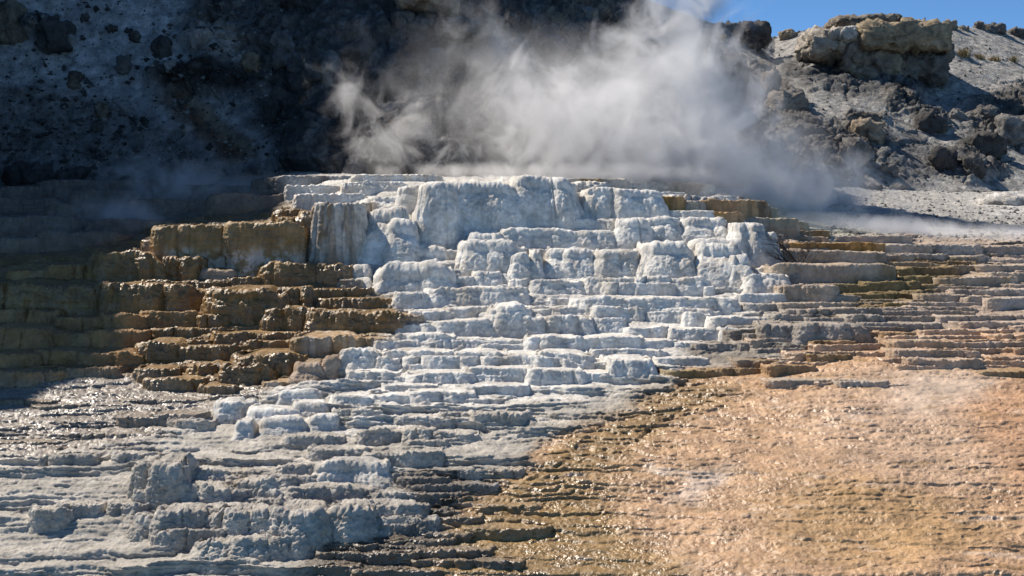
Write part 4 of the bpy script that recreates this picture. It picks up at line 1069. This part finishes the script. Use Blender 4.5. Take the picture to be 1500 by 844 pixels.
def grow(p, dirv, ln, r, lev, g):
    pts, rads = [p], [r]
    d = Vector(dirv)
    for i in range(5):
        d = (d + Vector((br.gauss(0, .16), br.gauss(0, .16), br.gauss(.02, .13)))).normalized()
        pts.append(tuple(Vector(pts[-1]) + d * ln / 5)); rads.append(r * (1 - .75 * (i + 1) / 5))
        if lev < 3 and i >= 1:
            for q in range(2 if lev else 1):
                grow(pts[-1], (d + Vector((br.uniform(-1, 1), br.uniform(-1, 1), br.uniform(-.3, .7))) * .75).normalized(), ln * br.uniform(.4, .62), rads[-1] * .7, lev + 1, g)
    groups[g].append((pts, rads))
grow((0, 0, 0), (-.02, 0, 1), 50 * bk, .036, 1, 0)
for g in range(1, 7):
    a = g * 1.05
    grow((.05 * math.cos(a), .05 * math.sin(a), 0), Vector((math.cos(a) * .9, math.sin(a) * .5, .35 + .3 * br.random())).normalized(), br.uniform(26, 42) * bk, .022, 1, g)
for g, paths in enumerate(groups):
    tubes('trunk' if g == 0 else 'branch', paths, M_TWIG, bush, 4)

def tuft(px0, px1, py, h, label):
    q = hill_surface(.5 * (px0 + px1), py)
    k = q[1] / F_PX
    w = (px1 - px0) * k
    V, Fq = [], []
    for i in range(int(90 + 5 * (px1 - px0))):
        x, y = float(np.clip(rng.normal(0, w * .2), -.45 * w, .45 * w)), rng.normal(0, w * .12)
        L = h * k * rng.uniform(.5, 1.15); a = rng.uniform(0, 6.28); ln = rng.uniform(.1, .6) * L; x *= .8
        e = np.array([math.cos(a + 1.57), math.sin(a + 1.57), 0]) * .018
        b = np.array([x, y, -.12]); m_ = b + np.array([math.cos(a) * ln * .4, math.sin(a) * ln * .4, L * .65]); t = b + np.array([math.cos(a) * ln, math.sin(a) * ln, L])
        n0 = len(V); V += [b - e, b + e, m_ + e * .8, m_ - e * .8, t]
        Fq += [[n0, n0 + 1, n0 + 2, n0 + 3], [n0 + 3, n0 + 2, n0 + 4, n0 + 4]]
    me = bpy.data.meshes.new('grass_tuft')
    me.from_pydata([tuple(v) for v in V], [], [f if f[2] != f[3] else f[:3] for f in Fq]); me.materials.append(M_GRASS)
    o = bpy.data.objects.new('grass_tuft', me); C.objects.link(o); o.location = tuple(float(c) for c in q)
    tag(o, label, 'grass tuft', 'dry grass tufts on the hill')
for t in [(1382, 1397, 73, 9, 'small dry grass tuft close to the right end of the overhanging outcrop'), (1398, 1425, 81, 13, 'largest pale dry grass tuft right of the overhanging outcrop'), (1424, 1445, 86, 10, 'dry grass tuft downslope of the largest one'),
          (1444, 1468, 88, 8, 'low spread of dry grass on the sunlit ash slope'), (1477, 1492, 91, 12, 'yellow dry grass tuft nearest the right edge'), (1372, 1385, 194, 14, 'brownish grass tuft at the shadow edge on the right hill'), (1046, 1064, 58, 10, 'dry grass tuft under the dark humped skyline rock')]:
    tuft(*t)

# ------------------------------------------------------------------ steam
def steam_material(name, gain, thr, scale, edge=.26, shade=1.0):
    m = bpy.data.materials.new(name)
    m.use_nodes = True
    nt = m.node_tree; N, L = nt.nodes, nt.links
    N.remove(N['Principled BSDF'])
    tc = N.new('ShaderNodeTexCoord'); geo = N.new('ShaderNodeNewGeometry')
    mp = N.new('ShaderNodeMapping'); mp.inputs['Scale'].default_value = (1, .9, .95); mp.inputs['Rotation'].default_value = (0, .5, 0)
    L.new(geo.outputs['Position'], mp.inputs['Vector'])
    nz = N.new('ShaderNodeTexNoise')
    nz.inputs['Scale'].default_value = scale * 1.35; nz.inputs['Detail'].default_value = 6; nz.inputs['Roughness'].default_value = .64; nz.inputs['Distortion'].default_value = 1.3
    L.new(mp.outputs[0], nz.inputs['Vector'])
    ln = N.new('ShaderNodeVectorMath'); ln.operation = 'LENGTH'
    L.new(tc.outputs['Object'], ln.inputs[0])
    def mth(op, a, b):
        n = N.new('ShaderNodeMath'); n.operation = op
        for i, v in enumerate((a, b)):
            if isinstance(v, (int, float)): n.inputs[i].default_value = v
            else: L.new(v, n.inputs[i])
        return n.outputs[0]
    r2 = mth('POWER', ln.outputs['Value'], 2.0)
    v = mth('SUBTRACT', nz.outputs[0], thr)
    v = mth('SUBTRACT', v, mth('MULTIPLY', r2, edge))
    v = mth('MAXIMUM', v, 0.0)
    fall = mth('MAXIMUM', mth('SUBTRACT', 1.0, r2), 0.0)
    v = mth('MULTIPLY', mth('MULTIPLY', v, gain * 1.5), mth('POWER', fall, .5))
    pv = N.new('ShaderNodeVolumePrincipled')
    pv.inputs['Color'].default_value = (.97, .97, .98, 1)
    pv.inputs['Anisotropy'].default_value = .25
    L.new(v, pv.inputs['Density'])
    L.new(pv.outputs[0], N['Material Output'].inputs['Volume'])
    m.cycles.volume_step_rate = .5
    return m

def puff_mesh():
    bm = bmesh.new()
    bmesh.ops.create_icosphere(bm, subdivisions=3, radius=1.0)
    me = bpy.data.meshes.new('steam_puff')
    for v in bm.verts:
        v.co *= 1.0 + .05 * math.sin(5 * v.co.x + 3 * v.co.z) + .04 * math.sin(7 * v.co.y - 4 * v.co.z)
    bm.to_mesh(me); bm.free()
    return me
def steam(px, py, d, w, h, dep, lean, gain, thr, scale, label, edge=.26):
    me = puff_mesh()
    o = bpy.data.objects.new('steam_cloud', me); C.objects.link(o)
    k = d / F_PX
    o.location = ((px - HX) * k, d, (HY - py) * k)
    o.scale = (w * k / 2, dep / 2, h * k / 2)
    o.rotation_euler = (0, math.radians(lean), 0)
    me.materials.append(steam_material('steam', gain, thr, scale, edge))
    return tag(o, label, None, None, 'stuff')
steam(985, 150, 47, 400, 440, 8, 12, 5.0, .40, .40, 'tall main column of white steam rising behind the mound')
steam(930, 210, 45, 460, 260, 7, 20, 5.5, .425, .52, 'dense billowing steam behind the right part of the white mound')
steam(800, 190, 45, 460, 300, 7, 36, 5.0, .455, .50, 'steam drifting up behind the tallest white block')
steam(800, 252, 42, 760, 40, 5, 0, 2.0, .40, .7, 'low band of steam hugging the top of the white mound', .2)
steam(600, 200, 45, 460, 200, 6, 30, 3.6, .455, .55, 'thin wisps of steam over the upper left of the mound')
steam(740, 100, 48, 460, 220, 7, 40, 1.8, .46, .42, 'faint steam drifting across the dark cliff')
steam(1160, 262, 46, 440, 200, 7, 16, 2.7, .385, .5, 'steam over the pale pools right of the mound')
steam(1320, 336, 43, 600, 46, 5, 3, 3.0, .36, .6, 'thin ground steam along the right hand ledges', .2)
steam(310, 290, 43, 480, 160, 6, 12, 4.0, .42, .55, 'dim steam in the shade over the brown terraces')
steam(180, 320, 39, 260, 100, 5, 10, 4.0, .42, .6, 'faint wisp of steam at far left above the brown ledges')
steam(1010, 0, 50, 300, 240, 7, 25, 2.4, .41, .40, 'top of the steam column against the blue sky')
steam(880, 190, 44, 900, 300, 9, 15, .55, .30, .3, 'thin veil of steam spread over the whole foot of the cliff', .3)
